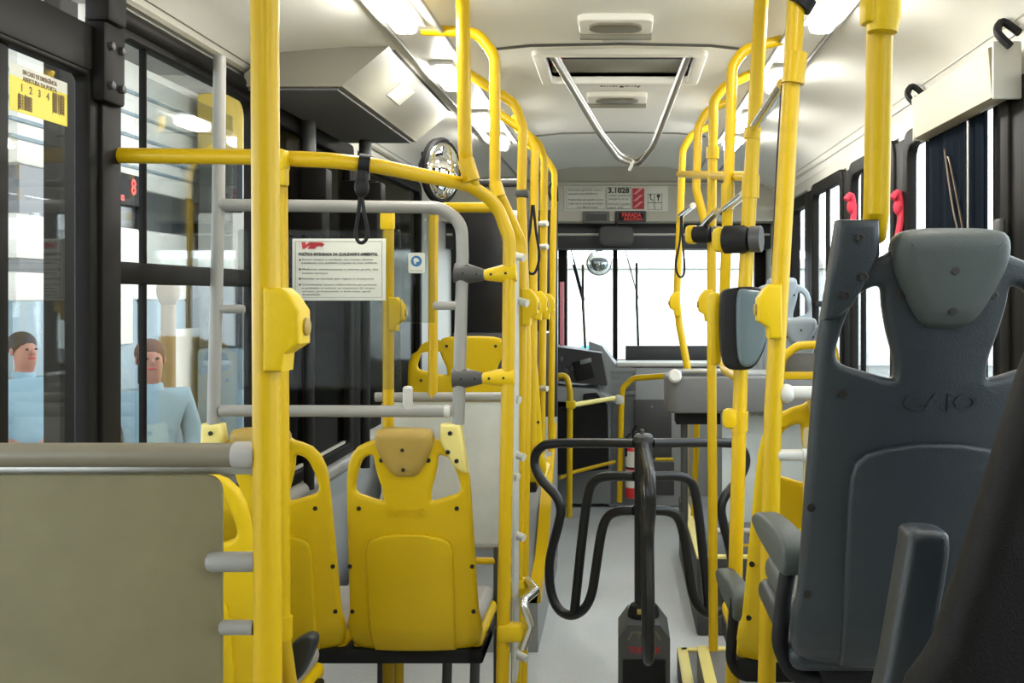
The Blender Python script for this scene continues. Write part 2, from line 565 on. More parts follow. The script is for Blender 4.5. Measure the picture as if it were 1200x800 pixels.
mb.span((XR - .08, YF - .05, .98), (XR, YF + .03, 1.80), .01)
mb.span((-.055, YF - .03, .98), (-.02, YF + .03, 1.80), .008)
wf = struct(mb, 'window_10', M['black'])
mb = MB(); mb.box((0, YF + .02, 1.4), (XR - XL, .006, .86)); mb.build('glass', M['glass'], wf)

# ================================================================== seats
SC = .0025


def sym(half):
    """mirror a left half outline (from bottom centre up to top centre) into a closed loop"""
    return half + [(-x, z) for x, z in reversed(half)]


def u(dx, py): return (dx * SC, (766 - py) * SC)


OUT = [u(*p) for p in ((-30, 766), (-58, 766), (-69, 763), (-76, 755), (-79.5, 740), (-79, 728), (-76, 714), (-75, 690), (-74, 650), (-72.5, 610), (-71.5, 580), (-70.5, 558), (-68, 542),
                       (-63, 529), (-55, 520), (-45, 515), (-36, 512), (-31, 508), (-15, 505))]
OUT = sym(OUT)
HOLE = closed_smooth([(p[0], p[1]) for p in (Vector(u(*q)) for q in ((-55, 546), (-50, 535), (-43, 530), (-37, 530), (-35.5, 540), (-32, 555), (-28, 568), (-27, 579), (-30, 581), (-45, 577), (-57, 573), (-60, 566), (-58, 556)))], 3)
HOLE = [(p[0], p[1]) for p in HOLE]
HOLER = [(-x, z) for x, z in reversed(HOLE)]
PANEL = sym([u(*p) for p in ((-20, 762), (-48, 762), (-50, 730), (-50.5, 690), (-50.5, 655), (-50, 640), (-48, 631), (-42, 625), (-30, 621), (-12, 618))])
HEAD = sym([u(*p) for p in ((-5, 552.5), (-10, 552), (-16, 548), (-21, 541), (-27, 530), (-31, 521), (-33, 512), (-32.5, 505), (-29, 500), (-20, 498), (-8, 497.5))])
HEADS = [(p[0], p[1]) for p in closed_smooth([Vector(p) for p in HEAD], 2)]
CZ = [z * .0417 for z in range(0, 17)]
CX = [-.19, -.16, -.12, -.06, 0, .06, .12, .16, .19]


def warper(shear, dy=0., bulge=.03):
    def f(v):
        x, y, z = v
        y += -shear * z + dy
        y += bulge * (abs(x) / .19) ** 2.4            # rim wraps forward
        t = max(0., (.10 - z) / .10)
        y += .045 * t * t                             # tucks under at the bottom
        z2 = z
        return Vector((x, y, z2))
    return f


SOCKET = [(.104, 493), (.160, 493), (.176, 548), (.160, 548), (.135, 540), (.112, 522), (.100, 512)]


def seat_parts(root, ox, shear, bm_, hm, sm, sockm=None, sock=0, mirror=1, wx=1., wz=1.03, logo=None, logom=None, headrest=True, cushion=True, cush_col=None, top=None):
    base = ROOTLOC[root.name]
    T = Matrix.Translation(base + Vector((ox, 0, .667 * (1 - wz)))) @ Matrix.Diagonal((wx, 1, wz, 1))
    W = warper(shear)
    mb = MB()
    mb.plate([top or OUT, HOLE, HOLER], .032, .0125, T, W, {2: CZ, 0: CX}, 3)
    back = mb.build('backrest', bm_, root, 50)
    mb = MB()
    mb.plate([PANEL], .018, .007, T, warper(shear, -.0195), {2: CZ, 0: CX}, 2)
    mb.build('back_panel', bm_, back, 50)
    for dx, py, off in ((-56, 590, 0), (56, 590, 0), (-71, 659, 0), (71, 659, 0), (-71, 713, 0), (71, 713, 0), (-26.5, 534, 0), (26.5, 534, 0)):
        x, z = u(dx, py)
        p = T @ (W(Vector((x, -.0165, z))))
        mb = MB(); mb.lathe([(.0066, 0), (.0066, .003), (.003, .0032), (.0028, .0015)], p + Vector((0, .0005, 0)), (0, -1, 0), 10); mb.build('screw', sm, back)
    if headrest:
        for dx, py in ((0, 521), (0, 543)):
            x, z = u(dx, py)
            p = T @ (W(Vector((x, -.042, z))))
            mb = MB(); mb.lathe([(.0055, 0), (.0055, .003), (.002, .003)], p + Vector((0, .001, 0)), (0, -1, 0), 10); mb.build('screw', sm, back)
    if headrest:
        mb = MB()
        mb.plate([HEADS], .075, .028, T, warper(shear, -.005, .0), {2: CZ[11:]}, 5)
        mb.build('headrest', hm, root, 60)
    if sock:
        mb = MB()
        s = -1 if sock < 0 else 1
        lp = [(s * x, (766 - py) * SC) for x, py in SOCKET]
        mb.plate([[(p[0], p[1]) for p in lp]], .052, .012, T, warper(shear, .0, .0), None, 3)
        so = mb.build('pole_socket', sockm, root, 50)
        for x, py in ((.132, 503), (.124, 524), (.148, 534)):
            p = T @ (warper(shear, 0, 0)(Vector((s * x, -.027, (766 - py) * SC))))
            mb = MB(); mb.lathe([(.0065, 0), (.0065, .003), (.004, .0032), (.003, .001)], p, (0, -1, 0), 10); mb.build('screw', sm, so)
    if logo:
        mb = MB()
        z = (766 - 595) * SC
        p = T @ W(Vector((0, -.0165, z)))
        R = Matrix.Rotation(PI / 2 + math.atan(shear) * 1.0, 4, 'X')
        mb.text(logo, .034, at(p, R), .0012, 'CENTER', .108, .0007)
        mb.build('embossed_logo', logom or bm_, back)
    if cushion:
        mb = MB()
        mb.xf = T
        mb.box((0, .25, .055), (.36, .40, .055), .025, None, 4)
        mb.build('cushion', cush_col or M['cush'], root, 50)
        mb = MB(); mb.xf = T
        mb.box((0, .245, .012), (.385, .41, .045), .02, None, 4)
        mb.build('seat_shell', bm_, root, 50)
    return back


def seat_top(root_loc, shear, z, ox=0):
    return Vector((root_loc.x + ox, root_loc.y - shear * z, root_loc.z + z))


GY = 'yellow moulded seats on the left side'
# ---- double bench on the left (two yellow shells)
LB = Vector((-.608, 3.02, .405))
bench = thing('double_bus_seat', 'yellow two-place bus seat with ochre headrests below the notice panel', 'bus seat', LB)
seat_parts(bench, 0, .2, M['yelp'], M['ochre'], M['screw'], M['yelpale'], 1, logo='INDUSCAR')
seat_parts(bench, -.405, .2, M['yelp'], M['ochre'], M['screw'], M['yelpale'], -1)
mb = MB(); mb.box(LB + Vector((-.2, .13, -.03)), (.80, .22, .045), .008); mb.box(LB + Vector((-.2, .36, -.03)), (.80, .05, .045), .008)
mb.box(LB + Vector((.175, .2, -.03)), (.05, .36, .045), .008)
mb.build('bench_frame', M['rubber'], bench)
for x in (.07, .16):
    mb = MB(); mb.tube([LB + Vector((x - .02, .3, -.04)), LB + Vector((x - .03, .3, -.405))], .016); mb.build('leg', M['charc'], bench)
mb = MB(); mb.tube([LB + Vector((-.08, .16, -.04)), LB + Vector((-.08, .16, -.405))], .015); mb.build('leg', M['yel'], bench, label='yellow tube leg')

# ---- nearer single seat behind the frosted panel
LS = Vector((-1.0, 2.36, .432))
one = thing('bus_seat', 'yellow moulded bus seat half hidden behind the frosted panel on the left', 'bus seat', LS)
seat_parts(one, 0, .2, M['yelp'], M['ochre'], M['screw'], M['yelpale'], 0)
mb = MB(); mb.box(LS + Vector((0, .2, -.03)), (.42, .36, .05), .008); mb.build('seat_frame', M['rubber'], one)
mb = MB(); mb.tube([LS + Vector((.05, .25, -.05)), LS + Vector((.05, .25, -.415))], .02); mb.build('leg', M['charc'], one)
mb = MB()
T = Matrix.Translation((-.785, 2.62, .50)) @ Matrix.Rotation(math.radians(-25), 4, 'Y')
mb.plate([closed_smooth([Vector(p) for p in ((-.03, -.05), (.02, -.04), (.045, .02), (.05, .065), (.03, .075), (-.005, .05), (-.03, 0))], 4)], .05, .012, Matrix.Translation((-.815, 2.56, .535)) @ Matrix.Rotation(math.radians(8), 4, 'Y'))
mb.build('armrest', M['greyp'], one, 50, label='blue-grey plastic armrest pad')
mb = MB(); mb.tube([(-.87, 2.50, .56), (-.87, 2.50, .49), (-.835, 2.56, .38)], .018, 12, .03); mb.build('armrest_post', M['yel'], one)

# ---- large grey seat at the right
GS = Vector((.466, 1.60, .872))
grey = thing('bus_seat', 'large dark blue-grey moulded bus seat with a worn grey headrest', 'bus seat', GS)
seat_parts(grey, 0, .22, M['greyp'], M['greyh'], M['screw'], M['greyp'], -1, logo='CAIO', logom=M['greyp'], cush_col=M['greyh'])
mb = MB(); mb.box(GS + Vector((.03, .20, -.045)), (.34, .28, .04), .01); mb.build('seat_frame', M['rubber'], grey)
for x in (-.12, .14):
    mb = MB(); mb.tube([GS + Vector((x, .2, -.05)), GS + Vector((x, .2, -.872))], .022); mb.build('leg', M['charc'], grey)


def armrest(root, pts, r, pad_pts, pad_c, m_arm, m_pad, width=.045):
    mb = MB(); mb.tube(pts, r, 14, .06); a = mb.build('armrest_bracket', m_arm, root)
    mb = MB()
    mb.plate([[(p[0], p[1]) for p in closed_smooth([Vector(q) for q in pad_pts], 4)]], width, .012, pad_c)
    mb.build('armrest', m_pad, root, 50)


# armrest: pad drawn in the y/z plane (long side runs towards the front)
RZ = Matrix.Rotation(PI / 2, 4, 'Z')
armrest(grey, [P(927, 648, .00140), P(918, 700, .00140), P(913, 755, .00140), P(930, 794, .00140), P(1010, 800, .0014)], .0135,
        [(-.03, -.04), (.02, -.042), (.10, -.028), (.20, -.005), (.25, .02), (.22, .045), (.12, .05), (.03, .046), (-.02, .03), (-.038, 0)],
        Matrix.Translation(P(928, 648, .00140)) @ Matrix.Rotation(math.radians(97), 4, 'Z') @ Matrix.Scale(.74, 4), M['rubber'], M['greyh'], .062)

# ---- yellow seat on the right behind the pole
RS = Vector((.475, 2.42, .585))
yr = thing('bus_seat', 'yellow moulded bus seat on the right, its edge showing beside the dark grey seat', 'bus seat', RS)
seat_parts(yr, 0, .42, M['yelp'], M['ochre'], M['screw'], M['yelpale'], 0, cush_col=M['greyl'])
mb = MB(); mb.box(RS + Vector((0, .2, -.03)), (.40, .34, .045), .01); mb.build('seat_frame', M['rubber'], yr)
mb = MB(); mb.tube([RS + Vector((0, .24, -.05)), RS + Vector((0, .24, -.385))], .02); mb.build('leg', M['charc'], yr)
armrest(yr, [P(862, 700, .00205), P(858, 740, .00205), P(856, 775, .00205), P(868, 792, .00205), P(930, 793, .00205)], .013,
        [(-.03, -.04), (.02, -.042), (.10, -.028), (.18, -.005), (.22, .02), (.20, .045), (.12, .05), (.03, .046), (-.02, .03), (-.038, 0)],
        Matrix.Translation(P(868, 706, .00205)) @ Matrix.Rotation(math.radians(97), 4, 'Z') @ Matrix.Scale(.85, 4), M['rubber'], M['greyh'], .055)

# ---- collector's wide yellow seat beyond the partition
AS = Vector((-.615, 4.32, .66))
wide = thing('bus_seat', 'wide yellow high-backed seat behind the pale partition panel on the left', 'bus seat', AS)
TOPW = sym([u(*p) for p in ((-30, 766), (-58, 766), (-69, 763), (-76, 755), (-79.5, 740), (-79, 728), (-76, 714), (-75, 690), (-74, 650), (-72.5, 610), (-71.5, 580), (-70.5, 562),
                            (-66, 548), (-58, 541), (-45, 537), (-35, 533), (-32, 522), (-24, 519), (-10, 518))])
seat_parts(wide, 0, .15, M['yelp'], M['ochre'], M['screw'], M['yelpale'], 1, wx=1.52, headrest=False, top=TOPW)
mb = MB(); mb.box(AS + Vector((0, .2, -.03)), (.52, .34, .045), .01); mb.build('seat_frame', M['rubber'], wide)
mb = MB(); mb.tube([AS + Vector((0, .24, -.05)), AS + Vector((0, .24, -.30))], .03); mb.build('pedestal', M['charc'], wide)

# ---- two grey seats at the right front
for (cx, y, zt, lab) in ((.86, 5.55, 1.54, 'pale grey bus seat at the right front window, the farther of two'),
                         (.855, 4.98, 1.34, 'lower pale grey bus seat in front of the farther one, beside the right pole')):
    S = Vector((cx, y, zt - .67))
    t = thing('bus_seat', lab, 'bus seat', S)
    seat_parts(t, 0, .15, M['greyl'], M['greyl'], M['screw'], wx=.95)
    mb = MB(); mb.box(S + Vector((0, .2, -.03)), (.38, .34, .045), .01); mb.build('seat_frame', M['rubber'], t)
    mb = MB(); mb.tube([S + Vector((0, .24, -.05)), S + Vector((0, .24, -S.z + .33))], .03); mb.build('leg', M['charc'], t)

# ---- nearest dark seat back cutting in at the lower right corner, with its raised armrest
NS = Vector((.60, .80, .95))
near = thing('bus_seat', 'nearest black bus seat leaning into the lower right corner', 'bus seat', NS)
mb = MB()
edge = [P(1206, 405, .00086), P(1168, 520, .00086), P(1128, 650, .00086), P(1096, 745, .00086), P(1082, 830, .00086)]
front = [(p.x, p.z) for p in edge]
back_ = [(front[-1][0] + .33, front[-1][1]), (front[0][0] + .30, front[0][1] + .03), (front[0][0] + .1, front[0][1] + .06), (front[0][0] + .02, front[0][1] + .03)]
lp = [(p[0], p[1]) for p in closed_smooth([Vector(q) for q in front + back_], 4)]
mb.plate([lp], .07, .03, Matrix.Translation((0, 1.03, 0)), None, None, 4)
mb.build('backrest', mat('black_seat_plastic', (.0045, .004, .004), .55, spec=.18, bump=.3, bscale=500), near, 60)
mb = MB(); mb.tube([(.62, 1.06, .98), (.62, 1.06, 0)], .022); mb.build('leg', M['charc'], near)
mb = MB(); mb.box((.62, 1.12, .97), (.40, .22, .05), .012); mb.build('seat_frame', M['rubber'], near)

arm = thing('armrest_post', 'dark grey folded-up armrest standing in front of the large grey seat, lower right', 'armrest', P(1050, 830, .00105))
mb = MB()
lp = [P(q[0], q[1], .00105) for q in ((1062, 618), (1098, 618), (1106, 628), (1104, 660), (1092, 730), (1078, 850), (1022, 850), (1034, 770), (1046, 700), (1056, 640))]
lp = [(p.x, p.z) for p in lp]
mb.plate([[(p[0], p[1]) for p in closed_smooth([Vector(q) for q in lp], 3)]], .06, .012, Matrix.Translation((0, 1.26, 0)), None, None, 4)
mb.build('armrest', M['greyp'], arm, 60)
mb = MB(); mb.tube([P(1050, 845, .00105), Vector((P(1050, 845, .00105).x, 1.26, 0))], .02); mb.build('armrest_bracket', M['charc'], arm)

# ================================================================== frosted modesty panel at lower left
KP = .00115
mp = thing('modesty_panel', 'frosted grey-olive panel under a thick taupe rail, filling the lower left corner', 'partition panel', P(100, 800, KP))
mb = MB()
a = P(-190, 557.5, KP); b = P(257, 990, KP)
mb.plate([rounded_rect(a.x, b.z, b.x, a.z, .022)], .008, .002, Matrix.Translation((0, a.y + .012, 0)))
mb.build('panel', M['frost'], mp)
mb = MB(); mb.tube([P(-250, 533, KP), P(278, 533, KP)], .0165, 20)
mb.build('top_rail', M['tubed'], mp)
mb = MB(); mb.lathe([(.0165, 0), (.0185, .003), (.0185, .022), (.015, .029), (.008, .032)], P(274, 533, KP), (1, 0, 0), 20); mb.build('rail_end_cap', M['cush'], mp)
for py in (658, 735):
    mb = MB(); c = P(242, py, KP)
    mb.lathe([(.007, 0), (.0115, .003), (.0135, .008), (.0135, .064), (.010, .070)] if py < 700 else [(.006, .018), (.010, .022), (.010, .064)], c, (1, 0, 0), 18); mb.build('panel_clamp', M['tube'], mp)
mb = MB(); mb.box(P(100, 551, KP) + Vector((0, .03, 0)), (.44, .012, .02), .003); mb.build('edge_strip', M['steel'], mp)

# ================================================================== yellow poles
GPL = 'yellow grab poles left of the aisle'
GPR = 'yellow grab poles right of the aisle'
RT_ = .0185


def button_housing(root, c, s, k):
    """stop-button housing wrapped on a pole; s=+1 bulges to +x"""
    mb = MB()
    lp = [(-.008, -.055), (.018, -.055), (.020, -.032), (.041, -.018), (.041, .026), (.028, .046), (.016, .056), (-.008, .056)]
    lp = [(s * x, z) for x, z in lp]
    mb.plate([lp], .052, .006, Matrix.Translation(c))
    h = mb.build('button_housing', M['yelp'], root)
    mb = MB(); mb.lathe([(.012, 0), (.012, .004), (.009, .006)], Vector(c) + Vector((s * .0405, 0, .004)), (s, 0, 0), 16); mb.build('stop_button', M['ochre'], h)


def sleeve(root, a, b, r=.023, m=None):
    mb = MB(); mb.tube([a, b], r, 16); mb.build('sleeve', m or M['yel'], root)


def clamp(root, a, b, m, r=.024):
    """two-screw clamp bracket tapering from pole a to stub b"""
    mb = MB(); a, b = Vector(a), Vector(b)
    d = (b - a).normalized()
    pts = [a - d * .02, a + d * .018, a + (b - a) * .85, b]
    mb.tube(pts, r, 14, 0, True, [r * 1.05, r * 1.05, r * .72, r * .62])
    o = mb.build('clamp', m, root)
    for t in (.12, .72):
        p = a + (b - a) * t + Vector((0, -r * (1.0 if t < .5 else .78), 0))
        mb = MB(); mb.lathe([(.004, -.001), (.004, .002)], p, (0, -1, 0), 8); mb.build('screw', M['screw'], o)


# big near-left pole
t = thing('grab_pole', 'thickest yellow floor-to-ceiling pole on the left, carrying a stop-button box', 'grab pole', P(318, 1600, .00115), GPL)
mb = MB(); A = P(308.5, -400, .00115); B = P(318, 1600, .00115); A.z = 2.23; B.z = 0
mb.tube([A, B], RT_, 20); mb.build('pole', M['yel'], t)
button_housing(t, P(318, 386, .00115) + Vector((.006, -.004, 0)), 1, .00115)

# second pole just right of it
t = thing('grab_pole', 'slimmer yellow pole tucked behind the thick left pole, joined to the bent rail', 'grab pole', (P(331, 700, .0020).x, 2.4, 0), GPL)
mb = MB(); mb.tube([P(328.5, 178, .0020), P(332, 745, .0020), P(340, 800, .00205), P(343, 840, .0021)], .0165, 14, .05); mb.build('pole', M['yel'], t)
sleeve(t, P(332, 722, .0020), P(332, 748, .0020), .021)
mb = MB(); mb.box(P(330, 188, .00198), (.028, .05, .05), .008); mb.box(P(332, 203, .00198), (.018, .04, .06), .006); mb.build('clamp', M['yelp'], t)

# bent rail : left wall -> across -> down the aisle (partition frame)
t = thing('bent_grab_rail', 'yellow rail running from the left window, bending down into an aisle post', 'grab rail', (P(594, 1000, .0024).x, 2.88, 0), GPL)
pts = [P(128, 182, .00203), P(300, 184, .00200), P(390, 188, .00200), P(440, 194, .00205), P(550, 217, .00236), P(582, 238, .0024), P(597, 280, .0024), P(596, 400, .0024), P(586, 950, .0024)]
pts[-1].z = 0
mb = MB(); mb.tube(pts, .0185, 16, .10); mb.build('rail', M['yel'], t)
mb = MB(); mb.lathe([(.03, 0), (.03, .012), (.02, .02)], P(128, 182, .00203) , (1, 0, 0), 16); mb.build('wall_flange', M['yel'], t)
clamp(t, P(597, 320, .0024), P(568, 322, .0024), M['yelp']); clamp(t, P(594.5, 442, .0024), P(566, 443, .0024), M['yelp'])
mb = MB(); mb.box(P(596, 740, .0024) + Vector((.005, 0, 0)), (.07, .05, .05), .012); o = mb.build('clamp', M['yelp'], t)

# tall pole from the roof into the bent rail
t = thing('grab_pole', 'yellow pole hanging from the roof down to the bend of the left rail', 'grab pole', P(553, 212, .0023), GPL)
mb = MB(); A = P(542, -20, .0023); A.z = 2.275; mb.tube([A, P(545, 190, .0023), P(556, 222, .00238)], .019, 16, .1); mb.build('pole', M['yel'], t)
sleeve(t, P(545.5, 187, .0023), P(553, 212, .0023), .023)

# arched poles, left
def arch(px, label, k, group, z0=0, extra=None, r=.0165, **kw):
    pts = [P(x, y, kk) for x, y, kk in px]
    pts[0].z = min(pts[0].z, 2.225)
    if z0 is not None: pts[-1].z = z0
    t = thing('arched_grab_pole', label, 'grab pole', (pts[-1].x, pts[-1].y, pts[-1].z), group)
    mb = MB(); mb.tube(pts, r, 14, kw.get('rad', .07)); mb.build('pole', M['yel'], t)
    return t


a1 = arch([(494, -2, .0025), (560, 38, .0025), (580, 66, .0025), (580, 216, .00255), (611, 284, .0026), (611, 420, .0026), (603, 950, .0026)], 'left arched yellow pole from the roof that kinks sideways above the aisle post', .0026, GPL)
sleeve(a1, P(580, 214, .00255), P(585, 230, .00255), .02)
button_housing(a1, P(615, 360, .0026), 1, .0026)
a2 = arch([(546, 50, .0029), (546, 84, .0029), (604, 122, .0029), (613, 150, .0029), (611, 230, .0029), (617, 420, .0029), (612, 760, .0029)], 'left arched yellow pole with a black strap clip near its top, second along the aisle', .0029, GPL)
mb = MB(); mb.box(P(612, 227, .0029), (.045, .045, .025), .006); mb.build('strap_clip', M['charc'], a2)
a3 = arch([(581, 100, .0033), (581, 131, .0033), (618, 156, .0033), (627, 176, .0033), (625, 300, .0033), (624, 545, .0033)], 'left arched yellow pole third along the aisle, with the hanging strap loop', .0033, GPL, None)
button_housing(a3, P(629, 358, .0033), 1, .0033)
a4 = arch([(604, 126, .0037), (604, 149, .0037), (630, 166, .0037), (638, 185, .0037), (637, 300, .0037), (634, 545, .0037)], 'left arched yellow pole fourth along the aisle, with white stubs', .0037, GPL, None)
button_housing(a4, P(639, 359, .0037), 1, .0037)
for py in (289, 455, 262):
    mb = MB(); c = P(637, py, .00368); mb.lathe([(.010, -.02), (.012, -.015), (.012, .02)], c, (.9, -.5, 0), 12); mb.build('white_stub', M['white'], a4)
a5 = arch([(620, 170, .0042), (641, 187, .0042), (650, 202, .0042), (648, 300, .0042), (645, 560, .0042)], 'left arched yellow pole farthest along the aisle, beside the windscreen', .0042, GPL, None, r=.0155)
for o, zz in ((a3, 0), (a4, 0), (a5, 0)):
    pass

# right side : poles
t = thing('grab_pole', 'yellow pole plugged into the large grey seat, with a sleeve at the top', 'grab pole', P(1030, 300, .0012), GPR)
mb = MB(); A = P(1037, -120, .00118); A.z = 2.2; mb.tube([A, P(1027, 250, .00121), P(1024, 275, .00124)], .0185, 18); mb.build('pole', M['yel'], t)
mb = MB(); mb.tube([P(1036, -60, .00118), P(1035, 22, .00118), P(1034, 38, .00118)], .023, 18, 0, True, [.024, .024, .0205]); s_ = mb.build('sleeve', M['yelp'], t)
mb = MB(); mb.box(P(1018, 12, .00118), (.02, .035, .04), .006); mb.build('button_housing', M['yelp'], t)

t = thing('grab_pole', 'long leaning yellow pole right of the aisle, in front of the yellow seat', 'grab pole', (.30, 2.1, 0), GPR)
mb = MB(); A = P(938, -50, .00174); A.z = 2.21; B = P(890, 1200, .00180); B.z = 0
mb.tube([A, P(906, 480, .00176), B], .0185, 18); mb.build('pole', M['yel'], t)
sleeve(t, P(933, 62, .00174), P(929, 98, .00174), .0235)
button_housing(t, P(910, 365, .00175), -1, .00175)

mb = MB(); mb.tube([P(919, 100, .00180), P(914, 180, .00181), P(908, 312, .00182)], .0075, 8); mb.build('cable', M['rubber'], t)

t = thing('grab_pole', 'yellow pole that carries the black card reader, right of the aisle', 'grab pole', (.30, 2.6, 0), GPR)
mb = MB(); A = P(893, -60, .0022); A.z = 2.24; B = P(853, 1100, .0022); B.z = 0
mb.tube([A, P(878, 240, .0022), P(868, 440, .0022), B], .0185, 18); mb.build('pole', M['yel'], t)
sleeve(t, P(882, 150, .0022), P(881, 163, .0022), .0225); sleeve(t, P(880, 205, .0022), P(879, 232, .0022), .0225)
sleeve(t, P(867, 482, .0022), P(866, 505, .0022), .0225)
mb = MB(); mb.box(P(857, 490, .0022), (.045, .04, .05), .012); mb.build('clamp', M['yelp'], t)

b1 = arch([(916, 26, .0026), (872, 58, .0026), (858, 78, .0026), (853, 240, .0026), (847, 400, .0027), (850, 432, .0026), (867, 442, .00225)], 'right arched yellow pole nearest of the four, behind the card reader pole', .0026, GPR, None)
sleeve(b1, P(853, 215, .0026), P(852.5, 245, .0026), .0205)
b2 = arch([(880, 72, .0030), (848, 102, .0030), (836, 118, .0030), (834, 250, .0030), (834, 420, .0030), (836, 700, .0030)], 'right arched yellow pole second nearest, with a collar halfway up its top', .0030, GPR, .20)
sleeve(b2, P(835, 172, .0030), P(835, 186, .0030), .0225)
b3 = arch([(858, 103, .0034), (828, 130, .0034), (818, 150, .0034), (816, 222, .0034), (828, 268, .0034)], 'right arched yellow pole third nearest, ending in a white tip', .0034, GPR, None)
mb = MB(); mb.lathe([(.0155, 0), (.0155, .05)], P(822, 268, .0034), (.8, -.6, .35), 12); mb.build('white_tip', M['white'], b3)
b4 = arch([(836, 136, .0039), (810, 158, .0039), (800, 176, .0039), (797, 256, .0039), (793, 350, .0039), (796, 380, .0039), (806, 432, .0039), (806, 440, .0039)], 'right arched yellow pole farthest, kinked above the counter, with a strap on it', .0039, GPR, None)
button_housing(b4, P(795, 356, .0039), -1, .0039)
button_housing(b2, P(832, 358, .0030), -1, .0030)
# short cross bar joining them
t = tag(MB().tube([P(796, 204, .0038), P(880, 207, .0024)], .0145, 12).build('cross_bar', M['yel']), 'thin yellow crossbar linking the right arched poles under the roof', 'grab rail')
# polished stubs between the right poles
for (x0, y0, k0, x1, y1, k1, lab) in ((917, 98, .0018, 883, 150, .0022, 'polished steel bar slanting between the two tall right poles'),
                                      (872, 228, .0022, 846, 248, .0027, 'polished steel stub below the collar of the card reader pole'),
                                      (812, 241, .0034, 797, 253, .0039, 'polished steel stub on the farthest right arched pole'),
                                      (840, 248, .0027, 826, 262, .0030, 'polished steel stub between the middle right arched poles')):
    tag(MB().tube([P(x0, y0, k0), P(x1, y1, k1)], .0125, 14).build('steel_grab_bar', M['chrome']), lab, 'grab rail')

# low yellow tubes on the right platform
for (x, y0, x2, y1, k, lab) in ((803, 478, 803, 655, .0042, 'low yellow post under the grey counter, farther left one'), (817, 484, 813, 604, .0043, 'low yellow post under the grey counter, shorter right one')):
    A = P(x, y0, k); B = P(x2, y1, k); B.z = .33
    tag(MB().tube([A, B], .0155, 12).build('low_post', M['yel']), lab, 'grab pole')

# ================================================================== grey tube frame with notice panel (left)
KF = .0024
gf = thing('grey_tube_frame', 'grey tubular frame above the yellow bench that holds the clear notice panel', 'tube frame', P(540, 495, KF))
mb = MB()
A = P(254, 60, KF)
mb.tube([P(250, 497, KF), P(256, 240, KF), P(257.5, 66, KF)], .0175, 14); mb.build('upright', M['tube'], gf)
mb = MB(); mb.tube([P(256, 240, KF), P(515, 243, KF), P(541, 260, KF), P(542, 300, KF), P(537, 497, KF)], .0175, 16, .07); mb.build('top_rail', M['tube'], gf)
mb = MB(); mb.tube([P(258, 481, KF), P(524, 482, KF)], .0165, 16); mb.build('lower_rail', M['tube'], gf)
mb = MB(); mb.lathe([(.0175, 0), (.019, .004), (.019, .012), (.014, .018)], P(521, 482, KF), (1, 0, 0), 16); mb.build('rail_end_cap', M['white'], gf)
mb = MB(); mb.lathe([(.013, 0), (.0145, .004), (.0145, .06), (.010, .066)], P(478, 480, KF), (0, 0, 1), 14); mb.build('panel_stub', M['white'], gf)
for (x, y) in ((259, 362), (259, 481)):
    mb = MB(); mb.lathe([(.012, 0), (.0125, .06), (.010, .066)], P(x, y, KF), (1, 0, 0), 14); mb.build('panel_stub', M['tube'], gf)
mb = MB(); mb.lathe([(.009, 0), (.012, .006), (.012, .07)], P(508, 358, KF), (1, 0, 0), 14); mb.build('panel_stub', M['tube'], gf)
clamp(gf, P(541, 320, KF), P(567, 322, KF), M['charc'], .026); clamp(gf, P(539, 443, KF), P(565, 443, KF), M['charc'], .026)
for y in (321, 443):
    mb = MB(); mb.tube([P(560, y, KF), P(574, y, KF)], .0125, 12); mb.build('steel_spacer', M['steel'], gf)
mb = MB(); a = P(276, 268, KF); b = P(468, 457, KF)
mb.plate([rounded_rect(a.x, b.z, b.x, a.z, .01)], .005, .001, Matrix.Translation((0, a.y + .02, 0)))
pan = mb.build('clear_panel', M['acryl'], gf)

# notice sheet
KN = .00238
nt_ = thing('notice_sheet', 'white framed notice with a red logo and four bullet paragraphs, on the clear panel', 'notice', P(397, 352, KN))
a = P(342.5, 279.5, KN); b = P(452, 352, KN); yN = a.y
mb = MB(); mb.span((a.x, yN, b.z), (b.x, yN + .003, a.z), .0008); mb.build('sheet', M['paper'], nt_)
mb = MB()
a2_ = P(346, 282.5, KN); b2_ = P(448, 348.5, KN); e = .0012
for (x0, z0, x1, z1) in ((a2_.x, a2_.z - e, b2_.x, a2_.z), (a2_.x, b2_.z, b2_.x, b2_.z + e), (a2_.x, b2_.z, a2_.x + e, a2_.z), (b2_.x - e, b2_.z, b2_.x, a2_.z)):
    mb.span((x0, yN - .0008, z0), (x1, yN + .0005, z1))
mb.build('border_line', M['printg'], nt_)


def line(mb, s, px0, px1, py, h, k=KN, bold=.0, dy=-.0008, ex=.0003, shear=0.):
    p = P(px0, py, k); p.y += dy
    mb.text(s, h, at(p), ex, 'LEFT', (px1 - px0) * k, bold, shear)


mb = MB()
line(mb, 'POLÍTICA INTEGRADA DA QUALIDADE E AMBIENTAL', 350, 443, 298, .011, bold=.0006)
mb.build('heading', M['print'], nt_)
mb = MB()
for s, x0, x1, y in (('Buscar sempre a satisfação dos nossos clientes', 354, 437, 304), ('trabalhando com qualidade e respeito ao meio ambiente', 353, 442, 308),
                     ('Melhorar continuamente o sistema gestão dos', 354, 443, 315.5), ('nossos serviços', 354, 384, 320),
                     ('Atender as normas que regem o transporte', 353, 438, 326.5),
                     ('Conscientizar nossos colaboradores para prevenir', 354, 442, 333.5), ('a poluição e reduzir os impactos de nosso', 354, 439, 337.5), ('serviço, promovendo o bem estar geral', 354, 434, 341.3), ('da população', 354, 375, 345)):
    line(mb, s, x0, x1, y, .0078, bold=.0001)
mb.build('body_text', M['printg'], nt_)
mb = MB()
for y in (304.5, 315.5, 326.5, 333.5):
    mb.lathe([(.003, 0), (.003, .0008)], P(351.5, y, KN) + Vector((0, -.0002, 0)), (0, -1, 0), 8)
mb.build('bullet', M['print'], nt_)
mb = MB()
